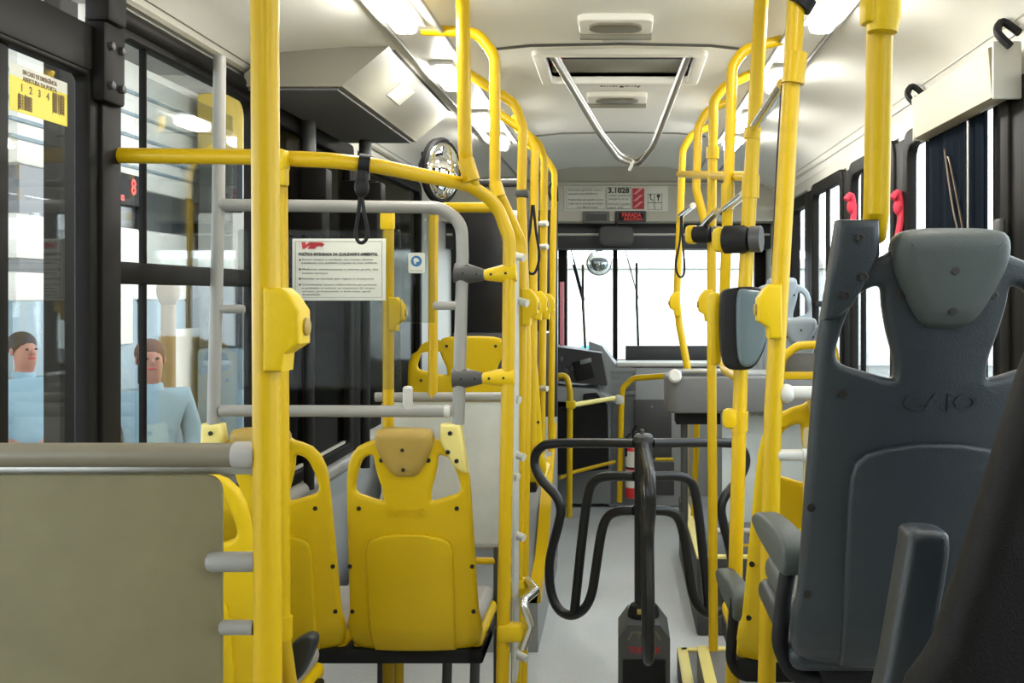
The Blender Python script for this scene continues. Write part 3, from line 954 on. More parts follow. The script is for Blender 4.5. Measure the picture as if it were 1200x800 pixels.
line(mb, 'VIP', 351, 376, 288, .022, bold=.002, shear=.35)
p = P(370, 286, KN)
mb.plate([[(q[0], q[1]) for q in closed_smooth([Vector(v) for v in ((-.012, .008), (.010, .009), (.020, .003), (.012, -.003), (.0, .003))], 3)]], .001, .0002, Matrix.Translation(p + Vector((.004, -.0006, -.004))))
mb.build('logo', M['red'], nt_)

# small square sticker
KS = .00242
st = thing('round_logo_sticker', 'small white square sticker with a blue round emblem, right of the notice', 'sticker', P(488, 320, KS))
a = P(478.5, 296, KS); b = P(498, 320, KS)
mb = MB(); mb.plate([rounded_rect(a.x, b.z, b.x, a.z, .006)], .002, .0004, Matrix.Translation((0, a.y, 0))); mb.build('sheet', M['paper'], st)
mb = MB(); mb.lathe([(.0155, 0), (.0155, .0008)], P(488, 306, KS) + Vector((0, -.0009, 0)), (0, -1, 0), 20); mb.build('emblem', M['blue'], st)
mb = MB(); p = P(488, 306, KS)
mb.plate([[(q[0], q[1]) for q in closed_smooth([Vector(v) for v in ((-.008, .006), (.002, .009), (.009, .0), (.001, -.002), (-.004, -.009))], 3)]], .0008, .0001, Matrix.Translation(p + Vector((0, -.0022, 0)))); mb.build('emblem_mark', M['paper'], st)
mb = MB(); line(mb, 'Parceiro', 481, 495, 317, .007, KS, dy=-.0012); mb.build('caption', M['printg'], st)
tag(MB().box(P(488, 308, KS) + Vector((-.0, .013, 0)), (.10, .006, .34), .002).build('clear_upright_panel', M['acryl']), 'narrow clear acrylic strip that the round emblem sticker is stuck on', 'panel')

# yellow upright seen through the clear panel, plus slimmer one
t = thing('grab_pole', 'yellow post seen through the clear panel right of the notice', 'grab pole', (P(455, 600, .0028).x, 3.36, 0), GPL)
mb = MB(); A = P(455, 250, .0028); B = P(455, 863, .0028); B.z = 0; mb.tube([A, B], .0185, 14); mb.build('pole', M['yel'], t)
mb = MB(); mb.box(P(454, 258, .0028), (.045, .045, .07), .012); mb.build('clamp', M['yelp'], t)
button_housing(t, P(460, 368, .0028), 1, .0028)
t = tag(MB().tube([P(508, 252, .0029), P(507, 466, .0029)], .0165, 12).build('grab_pole', M['yel']), 'short thin yellow post beside the sticker, in front of the wide yellow seat', 'grab pole', GPL)
tag(MB().tube([P(520, 243, .0028), P(588, 243, .0026)], .0165, 14).build('short_crossbar', M['yel']), 'short yellow crossbar above the grey frame corner', 'grab rail')
tag(MB().tube([P(556, 215, .0034), P(614, 214, .0030)], .015, 12).build('grey_crossbar', M['charc']), 'dark grey crossbar under the round mirror level, behind the left poles', 'grab rail')

# pale partition panel with grey rail behind the bench
KQ = .0029
pp = thing('partition_panel', 'pale frosted partition with a grey top rail behind the yellow bench', 'partition panel', P(520, 650, KQ))
a = P(447, 471, KQ); b = P(588, 637, KQ)
mb = MB(); mb.plate([rounded_rect(a.x, b.z, b.x, a.z, .01)], .008, .002, Matrix.Translation((0, a.y, 0))); mb.build('panel', M['frostl'], pp)
mb = MB(); mb.tube([P(440, 465, KQ), P(592, 465, KQ)], .016, 14); mb.build('top_rail', M['tube'], pp)
mb = MB(); mb.tube([P(440, 657, KQ), P(600, 657, KQ)], .012, 12); mb.build('bottom_rail', M['yel'], pp)
mb = MB(); mb.tube([P(440, 640, KQ), P(600, 640, KQ)], .01, 12); mb.build('grey_rail', M['tube'], pp)
for x in (447, 583):
    mb = MB(); A = P(x, 640, KQ); B = A.copy(); B.z = 0; mb.tube([A, B], .014, 10); mb.build('leg', M['charc'], pp)

# clear longitudinal panel along left poles + white stubs
lp_ = thing('aisle_side_panel', 'clear acrylic panel edge between the left aisle posts, with white end stubs', 'panel', P(603, 760, .0025))
mb = MB()
A = P(600, 300, .00243); B = P(606, 770, .00258)
mb.prism([(A.x, A.y, A.z), (B.x, B.y, A.z), (B.x, B.y, .32), (A.x, A.y, .32)], (.006, 0, 0)); mb.build('panel', M['frostl'], lp_)
for (x, y, k) in ((606, 300, .0025), (610, 353, .00255), (599, 556, .00245), (606, 627, .0025), (606, 533, .0025), (609, 768, .0025), (601, 466, .0025)):
    mb = MB(); c = P(x, y, k); mb.lathe([(.008, -.025), (.0115, -.02), (.0115, .025)], c, (.9, -.45, -.25), 12); mb.build('white_stub', M['white'], lp_)
mb = MB(); mb.tube([P(612, 760, .0024), P(622, 733, .0024), P(612, 705, .0024), P(628, 692, .0025), P(618, 680, .0026)], .0125, 12, .02); mb.build('bent_steel_tube', M['chrome'], lp_)
mb = MB(); mb.lathe([(.03, -.03), (.045, -.012), (.045, .012), (.03, .03)], P(608, 690, .0026), (0, 0, 1), 6); mb.build('clamp', M['yelp'], lp_)

# ================================================================== left overhead cover (door gear housing)
cv = thing('overhead_cover', 'beige overhead housing with a white label, above the left dark window', 'overhead cover', (-.95, 3.8, 2.10))
mb = MB()
y0, y1 = 3.24, 4.42
sec = [(-.715, 2.235), (-.725, 2.252), (-.88, 2.115), (-.885, 2.108), (-1.185, 2.108), (-1.19, 2.12), (-1.15, 2.18), (-1.05, 2.215), (-.9, 2.245)]
sec = [(-.715, 2.256), (-.72, 2.246), (-.873, 2.118), (-.880, 2.108), (-1.19, 2.108), (-1.19, 2.15), (-1.10, 2.21), (-.95, 2.24), (-.85, 2.252)]
n = len(sec)
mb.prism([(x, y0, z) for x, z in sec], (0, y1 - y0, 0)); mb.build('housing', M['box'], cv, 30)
mb = MB()
for (x, z) in ((-.728, 2.236),):
    mb.box((x, (y0 + y1) / 2, z), (.012, y1 - y0 - .1, .006))
mb.build('hinge_line', M['seam'], cv)
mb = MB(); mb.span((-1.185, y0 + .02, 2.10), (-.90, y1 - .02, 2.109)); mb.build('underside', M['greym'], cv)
nrm = Vector((.128, 0, -.153)).normalized()
mb = MB()
tv = Vector((.153, 0, .128)).normalized()
ctr = Vector((-.797, 3.72, 2.182)) + nrm * .002
q = [ctr + tv * a_ * .038 + Vector((0, b_ * .10, 0)) for a_, b_ in ((-1, -1), (1, -1), (1, 1), (-1, 1))]
mb.prism(q, nrm * .0015); mb.build('label_plate', M['paper'], cv)
# door shafts and gear
for (px, k, lab, top) in ((362, .0032, 'black vertical shaft on the left under the overhead housing, nearer one', 2.10), (428, .0036, 'black vertical shaft on the left under the overhead housing, farther one', 2.10)):
    c = P(px, 180, k)
    t = thing('door_shaft', lab, 'door shaft', (c.x, c.y, .7))
    mb = MB(); mb.tube([(c.x, c.y, top), (c.x, c.y, .72)], .020, 14); mb.build('shaft', M['rubber'], t)
    mb = MB(); mb.tube([(c.x, c.y, top - .0), (c.x, c.y, top - .12)], .026, 14); mb.build('collar', M['charc'], t)
    mb = MB(); mb.box((c.x - .02, c.y + .02, 1.80), (.16, .10, .26), .012)
    mb.box((c.x + .03, c.y - .01, 1.86), (.10, .08, .12), .01); mb.build('gear_box', M['black'], t)

# strap loop on the rail
def strap(name, label, pts, top, r=.006, m=None, bead=None, group='hanging strap loops'):
    t = thing(name, label, 'strap', top, group)
    mb = MB(); mb.tube(smooth_path(pts, 5), r, 8); mb.build('loop', m or M['rubber'], t)
    if bead:
        mb = MB(); c, rr, s = bead; mb.ball(c, rr, s); mb.build('slider', M['rubber'], t)
    return t


k = .00200
t = strap('strap_loop', 'black cord loop with a round slider hanging from the left yellow rail', [P(422, 228, k), P(420, 250, k), P(417, 272, k), P(420, 283, k), P(427, 283, k), P(431, 272, k), P(427, 250, k), P(424, 228, k)], P(424, 190, k), .0045, None, (P(424, 219, k), .022, (.8, .8, 1.15)))
mb = MB(); mb.lathe([(.0195, -.013), (.0235, -.013), (.0235, .013), (.0195, .013)], P(427, 192, .00203), (1, .2, -.1), 20); mb.build('rail_band', M['rubber'], t)
mb = MB(); mb.tube([P(425, 200, k), P(424, 210, k)], .012, 8); mb.build('tie', M['rubber'], t)
k = .0031
strap('strap_loop', 'black webbing loop hanging on the third left arched pole', [P(624, 240, k), P(621, 270, k), P(616, 300, k), P(619, 318, k), P(627, 319, k), P(632, 300, k), P(628, 270, k), P(625, 240, k)], P(624, 235, k), .005)
k = .0038
strap('strap_loop', 'black webbing loop hanging on the farthest right arched pole', [P(798, 252, k), P(797, 280, k), P(792, 310, k), P(796, 324, k), P(802, 318, k), P(800, 280, k), P(799, 252, k)], P(798, 250, k), .005)
mb = MB(); mb.lathe([(.021, -.012), (.026, -.012), (.026, .012), (.021, .012)], P(940, 3, .00174), (.5, 0, .8), 18)
tag(mb.build('strap_band', M['rubber']), 'black band wrapped on the leaning right pole at the roof', 'strap')
t = strap('strap_loop', 'short black strap around the farthest left arched pole', [P(646, 235, .0042), P(643, 222, .0042), P(647, 214, .0042), P(652, 218, .0042), P(653, 236, .0042)], P(648, 214, .0042), .007)

# ================================================================== round mirror at left
c = P(517, 200, .0031)
mr = thing('round_mirror', 'round convex mirror with a black rim on the left below the roof', 'mirror', c)
ax = Vector((.92, -.38, -.06)).normalized()
mb = MB(); mb.lathe([(.108, 0), (.108, .01), (.09, .022), (.06, .032), (.03, .037), (.002, .038)], c, ax, 32); mb.build('mirror_glass', M['mirror'], mr, 60)
mb = MB(); mb.lathe([(.105, -.02), (.118, -.012), (.120, .006), (.112, .014), (.106, .01)], c, ax, 32); mb.build('rim', M['rubber'], mr)
mb = MB(); mb.tube([c - ax * .02, c - ax * .05 + Vector((-.03, 0, .02)), P(497, 185, .0033)], .012, 10); mb.box(P(497, 190, .0033), (.02, .03, .08), .005); mb.build('bracket', M['rubber'], mr)

# ================================================================== ceiling fittings
for i, (x0, x1) in enumerate(((-.672, -.522), (.488, .618))):
    mb = MB()
    for x in (x0, x1): mb.box((x, 2.8, 2.219), (.012, 8.0, .014), .004)
    struct(mb, 'trim_%d' % (15 + i), M['tube'])

LG = 'roof strip lamps'
lampY = [(-.595, 2.75, 'left roof lamp nearest, above the beige overhead housing'), (-.595, 3.55, 'left roof lamp second, seen past the hanging pole'), (-.595, 4.45, 'left roof lamp third, between the arched poles'), (-.595, 5.05, 'left roof lamp farthest of the row'),
         (.555, 2.75, 'right roof lamp nearest, behind the leaning pole'), (.555, 3.6, 'right roof lamp second of the row'), (.555, 4.45, 'right roof lamp third, between the arched poles'), (.555, 5.1, 'right roof lamp farthest of the row'),
         (-.595, 1.5, 'unseen left roof lamp added above the viewer for illumination'), (.555, 1.5, 'unseen right roof lamp added above the viewer for illumination'), (-.595, .2, 'unseen left roof lamp added behind the viewer for illumination'), (.555, .2, 'unseen right roof lamp added behind the viewer for illumination')]  # row carried on out of view, these four lamps added for their light
proto = None
for x, y, lab in lampY:
    if proto is None:
        proto = thing('roof_lamp', lab, 'lamp', (x, y, 2.2), LG)
        mb = MB(); mb.box((x, y, 2.217), (.085, .34, .014), .006); mb.build('base', M['white'], proto)
        mb = MB(); mb.box((x, y, 2.193), (.065, .20, .042), .016, None, 4); mb.build('diffuser', M['lamp'], proto)
        o = proto
    else:
        o = copy_tree(proto); o.location = (x, y, 2.2); o['label'] = lab


def roof_vent(px0, px1, py0, py1, k, label):
    a, b = P(px0, py0, k), P(px1, py1, k)
    c = Vector(((a.x + b.x) / 2, a.y, 2.284)); wd = (b.x - a.x)
    t = thing('roof_vent', label, 'vent', c, 'oval roof vents')
    mb = MB()
    T = Matrix.Translation(c) @ Matrix.Rotation(-PI / 2, 4, 'X')
    mb.plate([rounded_rect(-wd / 2, -.09, wd / 2, .09, .03)], .024, .006, Matrix.Translation(c + Vector((0, 0, -.004))) @ Matrix.Rotation(PI / 2, 4, 'X'))
    mb.build('cover', M['ceil'], t)
    mb = MB(); mb.plate([rounded_rect(-wd * .36, -.05, wd * .36, .05, .045, 8)], .014, .004, Matrix.Translation(c + Vector((0, -.01, -.016))) @ Matrix.Rotation(PI / 2, 4, 'X'))
    mb.build('grille', M['tubed'], t)
    mb = MB(); mb.box(c + Vector((0, .085, -.02)), (wd, .02, .022), .005); mb.build('lip', M['box'], t)


roof_vent(678, 765, 5, 28, .00262, 'oval roof vent nearer of the two, in front of the roof hatch')
roof_vent(688, 758, 100, 118, .0036, 'oval roof vent farther of the two, beyond the roof hatch')

ht = thing('roof_hatch', 'open roof hatch with dark opening and a hanging V-shaped tube frame', 'roof hatch', ((HX0 + HX1) / 2, (HY0 + HY1) / 2, 2.27))
mb = MB()
cx, cy = (HX0 + HX1) / 2, (HY0 + HY1) / 2
mb.plate([rounded_rect(HX0 - .03, HY0 - .03, HX1 + .03, HY1 + .03, .03), rounded_rect(HX0 + .012, HY0 + .012, HX1 - .012, HY1 - .012, .02)], .03, .006, Matrix.Translation((0, 0, 2.281)) @ Matrix.Rotation(-PI / 2, 4, 'X'))
mb.build('frame', M['ceil'], ht)
mb = MB()
zt = 2.42
mb.span((HX0, HY1, 2.28), (HX1, HY1 + .02, zt)); mb.span((HX0, HY0 - .02, 2.28), (HX1, HY0, zt)); mb.span((HX0 - .02, HY0, 2.28), (HX0, HY1, zt)); mb.span((HX1, HY0, 2.28), (HX1 + .02, HY1, zt))
mb.build('well', M['dashd'], ht)
mb = MB(); mb.box((cx, cy - .05, zt + .07), (HX1 - HX0 + .1, HY1 - HY0 + .1, .02), .008, Matrix.Rotation(math.radians(8), 4, 'X')); mb.build('lid', M['white'], ht)
mb = MB(); mb.box((cx, HY1 - .01, 2.335), (HX1 - HX0 - .02, .02, .05), .006); mb.build('ledge', M['box'], ht)
mb = MB(); mb.box((HX0 + .03, HY1 - .03, 2.36), (.04, .02, .06), .004); mb.build('red_handle', M['redp'], ht)
kt, kb = .0030, .0037
for off in (0, 1):
    pts = [P(645 + off * 5, 62, kt), P(700 + off * 4, 153, .0034), P(724 + off * 2, 186 - off * 6, kb), P(748, 194 - off * 7, kb), P(766 - off * 2, 172, .0035), P(808 - off * 2, 62, kt)]
    if off: pts = [p + Vector((0, .05, .0)) for p in pts]
    mb = MB(); mb.tube(pts, .0115, 12, .06); mb.build('hanging_tube', M['steel'], ht)
mb = MB(); mb.box(P(740, 194, .0036), (.012, .02, .05), .004, Matrix.Rotation(.4, 4, 'Y')); mb.build('tube_clip', M['white'], ht)
mb = MB(); mb.text('emergency', .085, Matrix.Translation((.0, HY1 + .075, 2.279)) @ Matrix.Rotation(PI, 4, 'X'), .0008, 'CENTER', .17, .002); mb.build('lettering', M['print'], ht)
tag(MB().box((.02, 3.32, 2.279), (.16, .05, .012), .004).build('roof_latch', M['white']), 'small white latch on the roof seam before the hatch', 'latch')

# ================================================================== right: sunshade cassette and curtain
sh = thing('sunshade_cassette', 'cream blind cassette strapped over the right window', 'blind box', (.97, 3.0, 1.95))
mb = MB()
mb.prism([(.955, 2.66, 2.090), (.985, 2.66, 2.10), (1.035, 2.66, 2.03), (1.035, 2.66, 1.97), (.995, 2.66, 1.955), (.965, 2.66, 1.962)], (0, .70, 0)); mb.build('box', M['cream'], sh)
for y in (2.65, 3.37):
    mb = MB(); mb.box((1.0, y, 2.03), (.075, .012, .15), .004); mb.build('end_plate', M['wallp'], sh)
for y in (2.60, 3.42):
    mb = MB(); mb.tube(smooth_path([(.99, y, 2.08), (.965, y + .02, 2.12), (.99, y + .05, 2.155), (1.02, y + .02, 2.12)], 4), .011, 8); mb.build('strap', M['rubber'], sh)

cu_ = thing('window_curtain', 'dark navy curtain drawn across the right window behind the grey seat', 'curtain', (1.0, 3.1, .98))
mb = MB()
N_ = 80; ya, yb = 2.88, 3.40
vs, fs = [], []
for zi in range(2):
    for i in range(N_ + 1):
        y = ya + (yb - ya) * i / N_
        vs.append((1.022 + .010 * math.sin(i * .85) + .004 * math.sin(i * 2.3), y, 1.97 if zi else 1.0))
for i in range(N_):
    fs.append((i, i + 1, N_ + 2 + i, N_ + 1 + i))
o_ = len(vs)
vs += [(x + .004, y, z) for x, y, z in vs]
fs += [(a_ + o_, d_ + o_, c_ + o_, b_ + o_) for a_, b_, c_, d_ in fs]
mb.add(vs, fs); mb.build('cloth', M['curt'], cu_, 80)
mb = MB(); mb.tube([(1.01, ya - .02, 1.965), (1.01, yb + .03, 1.965)], .007, 8); mb.build('rail', M['steel'], cu_)
mb = MB()
kk = 1.0
mb.tube(smooth_path([(1.004, 3.17, 1.90), (1.002, 3.15, 1.86), (1.002, 3.08, 1.70), (1.002, 3.0, 1.60), (1.002, 2.985, 1.62), (1.002, 3.06, 1.76), (1.002, 3.12, 1.86), (1.003, 3.15, 1.87)], 4), .0035, 6)
mb.build('pull_cord', M['wire'], cu_)
tag(MB().tube([(1.0, 2.945, 1.95), (1.0, 2.945, 1.25)], .004, 8).build('curtain_cord', M['steel']), 'thin pale cord hanging down the right window beside the navy curtain', 'cord')
tag(MB().box((1.0, 2.70, 1.60), (.02, .05, .10), .008).build('window_latch', M['charc']), 'dark latch on the window frame right of the navy curtain', 'latch')

# red cloth strips on the right windows
for (px, k, w_, z0, z1, lab) in ((995, .0037, .05, 1.58, 1.86, 'pinkish red cloth strip tied on the second right window'), (1050, .00312, .05, 1.50, 1.80, 'red cloth strip on the right window pillar behind the yellow pole')):
    c = P(px, 300, k)
    t = thing('red_strip', lab, 'cloth strip', (c.x, c.y, z0), 'red strips on the right windows')
    mb = MB()
    pts = [(c.x - .015, c.y, z1 + .0), (c.x + .01, c.y, z1 + .02), (c.x + .02, c.y, z1 - .06), (c.x + .008, c.y, z1 - .14), (c.x + .006, c.y, z0 + .10)]
    mb.tube(smooth_path(pts, 5), .022, 10, flat=.6); mb.ball((c.x + .012, c.y, z1 - .03), .032, (.7, .7, 1)); mb.build('twisted_cloth', M['redc'], t)
    mb = MB(); mb.box((c.x + .006, c.y, z0 + .05), (.036, .012, .12), .004); mb.build('tail', M['redc'], t)

# ================================================================== card reader etc. on right poles
KV = .0022
vr = thing('card_reader', 'black and blue-grey card reader box mounted on the yellow pole', 'card reader', P(868, 432, KV))
mb = MB()
lp = [P(x, y, KV) for x, y in ((846, 340), (870, 336), (886, 338), (893, 350), (895, 385), (890, 410), (878, 428), (862, 431), (848, 428), (843, 412), (841, 380), (842, 352))]
lp = [(p[0], p[1]) for p in closed_smooth([Vector((p.x, p.z)) for p in lp], 4)]
mb.plate([lp], .07, .012, Matrix.Translation((0, KV * 1200 - .05, 0)), None, None, 3); mb.build('body', M['rubber'], vr, 60)
mb = MB()
lp = [P(x, y, KV) for x, y in ((860, 342), (875, 340), (888, 343), (893, 356), (894, 385), (888, 408), (878, 424), (866, 426), (860, 415), (858, 380))]
lp = [(p[0], p[1]) for p in closed_smooth([Vector((p.x, p.z)) for p in lp], 4)]
mb.plate([lp], .03, .010, Matrix.Translation((0, KV * 1200 - .085, 0)), None, None, 3); mb.build('face', mat('reader_face', (.085, .12, .135), .35, bump=.3, bscale=500), vr, 60)
mb = MB(); mb.box(P(838, 385, KV) + Vector((0, .02, 0)), (.03, .06, .19), .012); mb.build('back_bracket', M['yelp'], vr)

for (x, y, k, r, lab) in ((862, 281, .0022, .036, 'black round camera pod clamped on the card reader pole'), (823, 275, .0030, .030, 'small black camera pod farther along the right poles')):
    c = P(x, y, k) + Vector((0, -.02, 0))
    t = thing('camera_pod', lab, 'camera', c, 'black pods on the right poles')
    mb = MB(); mb.lathe([(r * .8, -.035), (r, -.03), (r, .02), (r * .86, .03), (r * .5, .033)], c, (.93, -.35, 0), 20); mb.build('housing', M['rubber'], t)
    mb = MB(); mb.lathe([(r * .92, .0), (r * .92, .028)], c + Vector((.035, -.012, 0)), (.93, -.35, 0), 20); mb.build('lens_cap', M['charc'], t)
    mb = MB(); mb.box(c + Vector((-.035, .02, -.0)), (.05, .05, .065), .015); mb.build('mount', M['yelp'], t)

# ================================================================== counter of the fare collector, panel, yellow rail
KC = .0038
ct = thing('fare_counter', 'grey plastic fare counter with a rounded left end, right of the aisle', 'counter', P(870, 485, KC))
mb = MB()
a = P(780, 440, KC); b = P(972, 483, KC)
mb.plate([rounded_rect(a.x, a.y - .05, b.x, a.y + .24, .06)], a.z - b.z, .012, Matrix.Translation((0, 0, (a.z + b.z) / 2)) @ Matrix.Rotation(-PI / 2, 4, 'X'))
mb.build('body', M['greym'], ct)
mb = MB(); mb.span((a.x + .04, a.y + .0, a.z), (b.x - .02, a.y + .20, a.z + .012), .004); mb.build('top_tray', M['dash'], ct)
mb = MB(); mb.lathe([(.03, 0), (.03, .012), (.022, .02)], P(790, 437, KC) + Vector((0, -.06, -.01)), (0, -1, .3), 16); mb.build('end_cap', M['white'], ct)
mb = MB(); mb.box(P(820, 437, KC) + Vector((.02, -.02, .01)), (.2, .03, .02), .005); mb.build('trim_bar', M['steel'], ct)
mb = MB()
mb.span((a.x + .05, a.y + .05, b.z - .06), (a.x + .25, a.y + .2, b.z)); mb.build('under_bracket', M['rubber'], ct)
for x in (.24, .92):
    mb = MB(); mb.tube([(x + .05, a.y + .1, b.z), (x + .05, a.y + .1, .33)], .016); mb.build('leg', M['charc'], ct)

cp = thing('counter_panel', 'pale blue-white panel standing under the right end of the fare counter', 'partition panel', P(900, 610, .0038))
mb = MB(); a = P(846, 486, .0039); b = P(955, 612, .0039)
mb.plate([rounded_rect(a.x, b.z, b.x, a.z, .01)], .01, .002, Matrix.Translation((0, a.y, 0))); mb.build('panel', mat('pale_blue_panel', (.66, .74, .78), .4), cp)
mb = MB(); mb.tube([P(840, 622, .0038), P(960, 622, .0038)], .014); mb.build('bottom_rail', M['white'], cp)
mb = MB(); mb.tube([P(862, 640, .0038), P(960, 640, .0038)], .012); mb.build('yellow_rail', M['yel'], cp)
for x in (862, 950):
    mb = MB(); A = P(x, 622, .0038); mb.tube([A, (A.x, A.y, .33)], .014); mb.build('leg', M['charc'], cp)

# right yellow arch rail beyond pole and its white tubes (frosted panel frame on the right pole)
rr = thing('arched_rail', 'yellow arched seat rail with a flat bar, right of the leaning pole', 'grab rail', P(940, 445, .0026))
mb = MB(); mb.tube([P(914, 445, .0027), P(917, 418, .0027), P(935, 405, .0027), P(976, 403, .0027), P(979, 420, .0027), P(979, 445, .0027)], .0135, 12, .05); mb.build('arch', M['yel'], rr)
mb = MB(); mb.box(P(946, 440, .0027), (.17, .02, .024), .005); mb.build('bar', M['yel'], rr)
mb = MB(); mb.box(P(947, 425, .0027) + Vector((0, .03, 0)), (.16, .01, .06), .004); mb.build('back', M['greym'], rr)
KR = .00176
fp = thing('modesty_panel', 'cream frosted panel held on white tubes beside the leaning right pole', 'partition panel', P(960, 700, KR))
a = P(941, 500, KR); b = P(1150, 800, KR)
mb = MB(); mb.plate([rounded_rect(a.x, b.z, b.x, a.z, .01)], .006, .002, Matrix.Translation((0, a.y, 0))); mb.build('panel', frost_mat('frosted_cream_acrylic', (.66, .58, .34), .45), fp)
mb = MB(); mb.tube([P(918, 460, KR), P(1150, 459, KR)], .0135, 14); mb.build('top_rail', M['white'], fp)
mb = MB(); mb.ball(P(921, 461, KR), .02); mb.build('rail_end_cap', M['white'], fp)
mb = MB(); mb.lathe([(.012, 0), (.012, .05), (.0145, .053), (.0145, .064), (.01, .068)], P(911, 533, KR), (1, 0, 0), 14); mb.build('panel_clamp', M['white'], fp)

# ================================================================== turnstile
TX, TY = P(754, 600, .0031).x, 3.72
ts = thing('turnstile', 'black three-armed bus turnstile with looped tube arms in the middle of the aisle', 'turnstile', (TX, TY, 0))
mb = MB()
mb.prism([(TX - .092, TY - .11, 0), (TX + .092, TY - .11, 0), (TX + .092, TY - .11, .235), (TX + .055, TY - .11, .285), (TX - .055, TY - .11, .285), (TX - .092, TY - .11, .235)], (0, .24, 0))
hs = mb.build('housing', M['char2'], ts, 20)
mb = MB(); mb.box((TX, TY - .113, .085), (.150, .012, .16), .004); mb.build('lower_cover', M['rubber'], hs)
mb = MB(); mb.text('TOREPAX', .03, at((TX, TY - .1105, .196)), .0012, 'CENTER', .115, .0010); mb.build('red_lettering', M['red'], hs)
mb = MB()
mb.text('TTSA', .028, at((TX, TY - .1105, .246)), .0012, 'CENTER', .05, .0008)
mb.prism([(TX - .06, TY - .1115, .232), (TX - .052, TY - .1115, .232), (TX - .04, TY - .1115, .258), (TX - .046, TY - .1115, .262)], (0, .003, 0))
mb.prism([(TX + .06, TY - .1115, .232), (TX + .052, TY - .1115, .232), (TX + .04, TY - .1115, .258), (TX + .046, TY - .1115, .262)], (0, .003, 0))
mb.prism([(TX - .046, TY - .1115, .258), (TX + .046, TY - .1115, .258), (TX + .046, TY - .1115, .263), (TX - .046, TY - .1115, .263)], (0, .003, 0))
mb.build('white_emblem', M['tubed'], hs)
mb = MB(); mb.lathe([(.058, .28), (.058, .30), (.048, .325), (.035, .33)], (TX, TY, 0), (0, 0, 1), 24); mb.build('collar', M['rubber'], ts)
mb = MB(); mb.box((TX - .012, TY - .055, .315), (.025, .006, .02), .002); mb.build('brass_tag', M['gold'], ts)
mb = MB(); mb.tube([(TX, TY, .30), (TX, TY, .925)], .033, 20); mb.build('post', M['tblack'], ts)
mb = MB(); mb.lathe([(.036, .915), (.036, .935), (.028, .944)], (TX, TY, 0), (0, 0, 1), 20); mb.lathe([(.008, .94), (.008, .958), (.004, .962)], (TX - .005, TY, 0), (0, 0, 1), 10); mb.build('cap', M['charc'], ts)


def rz(px, py):
    r = (752 - px) * .0031 / (.866 - (752 - px) * .0031 * .0)   # lateral -> radius
    r = (752 - px) * .00325 / .866
    kk = .0031 + .5 * r / 1200
    return r, EYE + (345 - py) * kk


outer = [rz(*p) for p in ((742, 519), (655, 519), (634, 524), (626, 540), (634, 560), (652, 580), (658, 596), (655, 615), (645, 655), (646, 690), (655, 712), (670, 720), (685, 713), (694, 695), (699, 665), (705, 625), (712, 606), (724, 599), (742, 598))]
mid = [rz(*p) for p in ((742, 558), (712, 558), (696, 565), (689, 585), (682, 640), (674, 718))]
for i, ang in enumerate((210 - 90 + 90, 330, 90)):
    pass
for ang in (151.5, 31.5, -88.5):
    d = Vector((math.cos(math.radians(ang)), math.sin(math.radians(ang)), 0))
    c = Vector((TX, TY, 0))
    mb = MB()
    mb.tube(smooth_path([c + d * r + Vector((0, 0, z)) for r, z in outer], 4), .018, 12)
    mb.tube(smooth_path([c + d * r + Vector((0, 0, z)) for r, z in mid], 4), .018, 12)
    mb.build('arm', M['tblack'], ts, 60)

# ================================================================== front of the bus
# notice board on the fascia
yf_ = yf - .004
KB = yf_ / 1200
nb = thing('notice_board', 'wide white printed notice board with a red square above the windscreen', 'notice', P(720, 248, KB))
a = P(661, 218, KB); b = P(783, 247.5, KB)
mb = MB(); mb.span((a.x, yf_ - .003, b.z), (b.x, yf_ + .003, a.z), .001); mb.build('board', M['paper'], nb)


def fr_rect(mb, x0, y0, x1, y1, k, d=-.0045, e=None):
    A, B = P(x0, y0, k), P(x1, y1, k)
    if e is None:
        mb.span((A.x, yf_ + d, B.z), (B.x, yf_ + d + .002, A.z))
    else:
        for q in ((A.x, A.z - e, B.x, A.z), (A.x, B.z, B.x, B.z + e), (A.x, B.z, A.x + e, A.z), (B.x - e, B.z, B.x, A.z)):
            mb.span((q[0], yf_ + d, q[1]), (q[2], yf_ + d + .002, q[3]))


mb = MB(); fr_rect(mb, 664, 220, 709.5, 245, KB, e=.002); fr_rect(mb, 710.5, 219.5, 740, 245, KB, e=.004)
fr_rect(mb, 759, 227, 766.5, 246, KB, e=.003); fr_rect(mb, 767, 227, 776, 246, KB, e=.003); fr_rect(mb, 759, 237, 776, 238, KB)
mb.build('border_line', M['printg'], nb)
mb = MB(); p = P(725, 223.5, KB); p.y = yf_ - .0045; mb.text('3.1028', .046, at(p), .0008, 'CENTER', 25 * KB, .0022)
mb.build('number', M['print'], nb)
mb = MB()
for s, x0, x1, y in (('Lotação: sentados 33', 713, 738, 229), ('passageiros em pé', 713, 736, 233), ('Reclamações e sugestões', 712, 738, 239), ('Ligue 156', 712, 730, 243),
                     ('Reservado a gestantes, idosos e', 666, 706, 222.5), ('pessoas com deficiência', 666, 700, 227), ('Proibido fumar, usar aparelhos sonoros', 666, 707, 234), ('e falar com o motorista em trânsito', 666, 707, 238.5), ('Lei Municipal', 676, 700, 243)):
    p = P(x0, y, KB); p.y = yf_ - .0045
    mb.text(s, .02, at(p), .0006, 'LEFT', (x1 - x0) * KB, .0003)
mb.build('fine_print', M['printg'], nb)
mb = MB(); fr_rect(mb, 741, 220.5, 755, 245, KB, -.0045); mb.build('red_square', M['red'], nb)
mb = MB()
A = P(748, 232, KB); A.y = yf_ - .0058
for zz in (.045, 0, -.045):
    mb.prism([A + Vector((-.035, 0, zz - .02)), A + Vector((-.015, 0, zz - .02)), A + Vector((.035, 0, zz + .022)), A + Vector((.012, 0, zz + .022))], (0, .0015, 0))
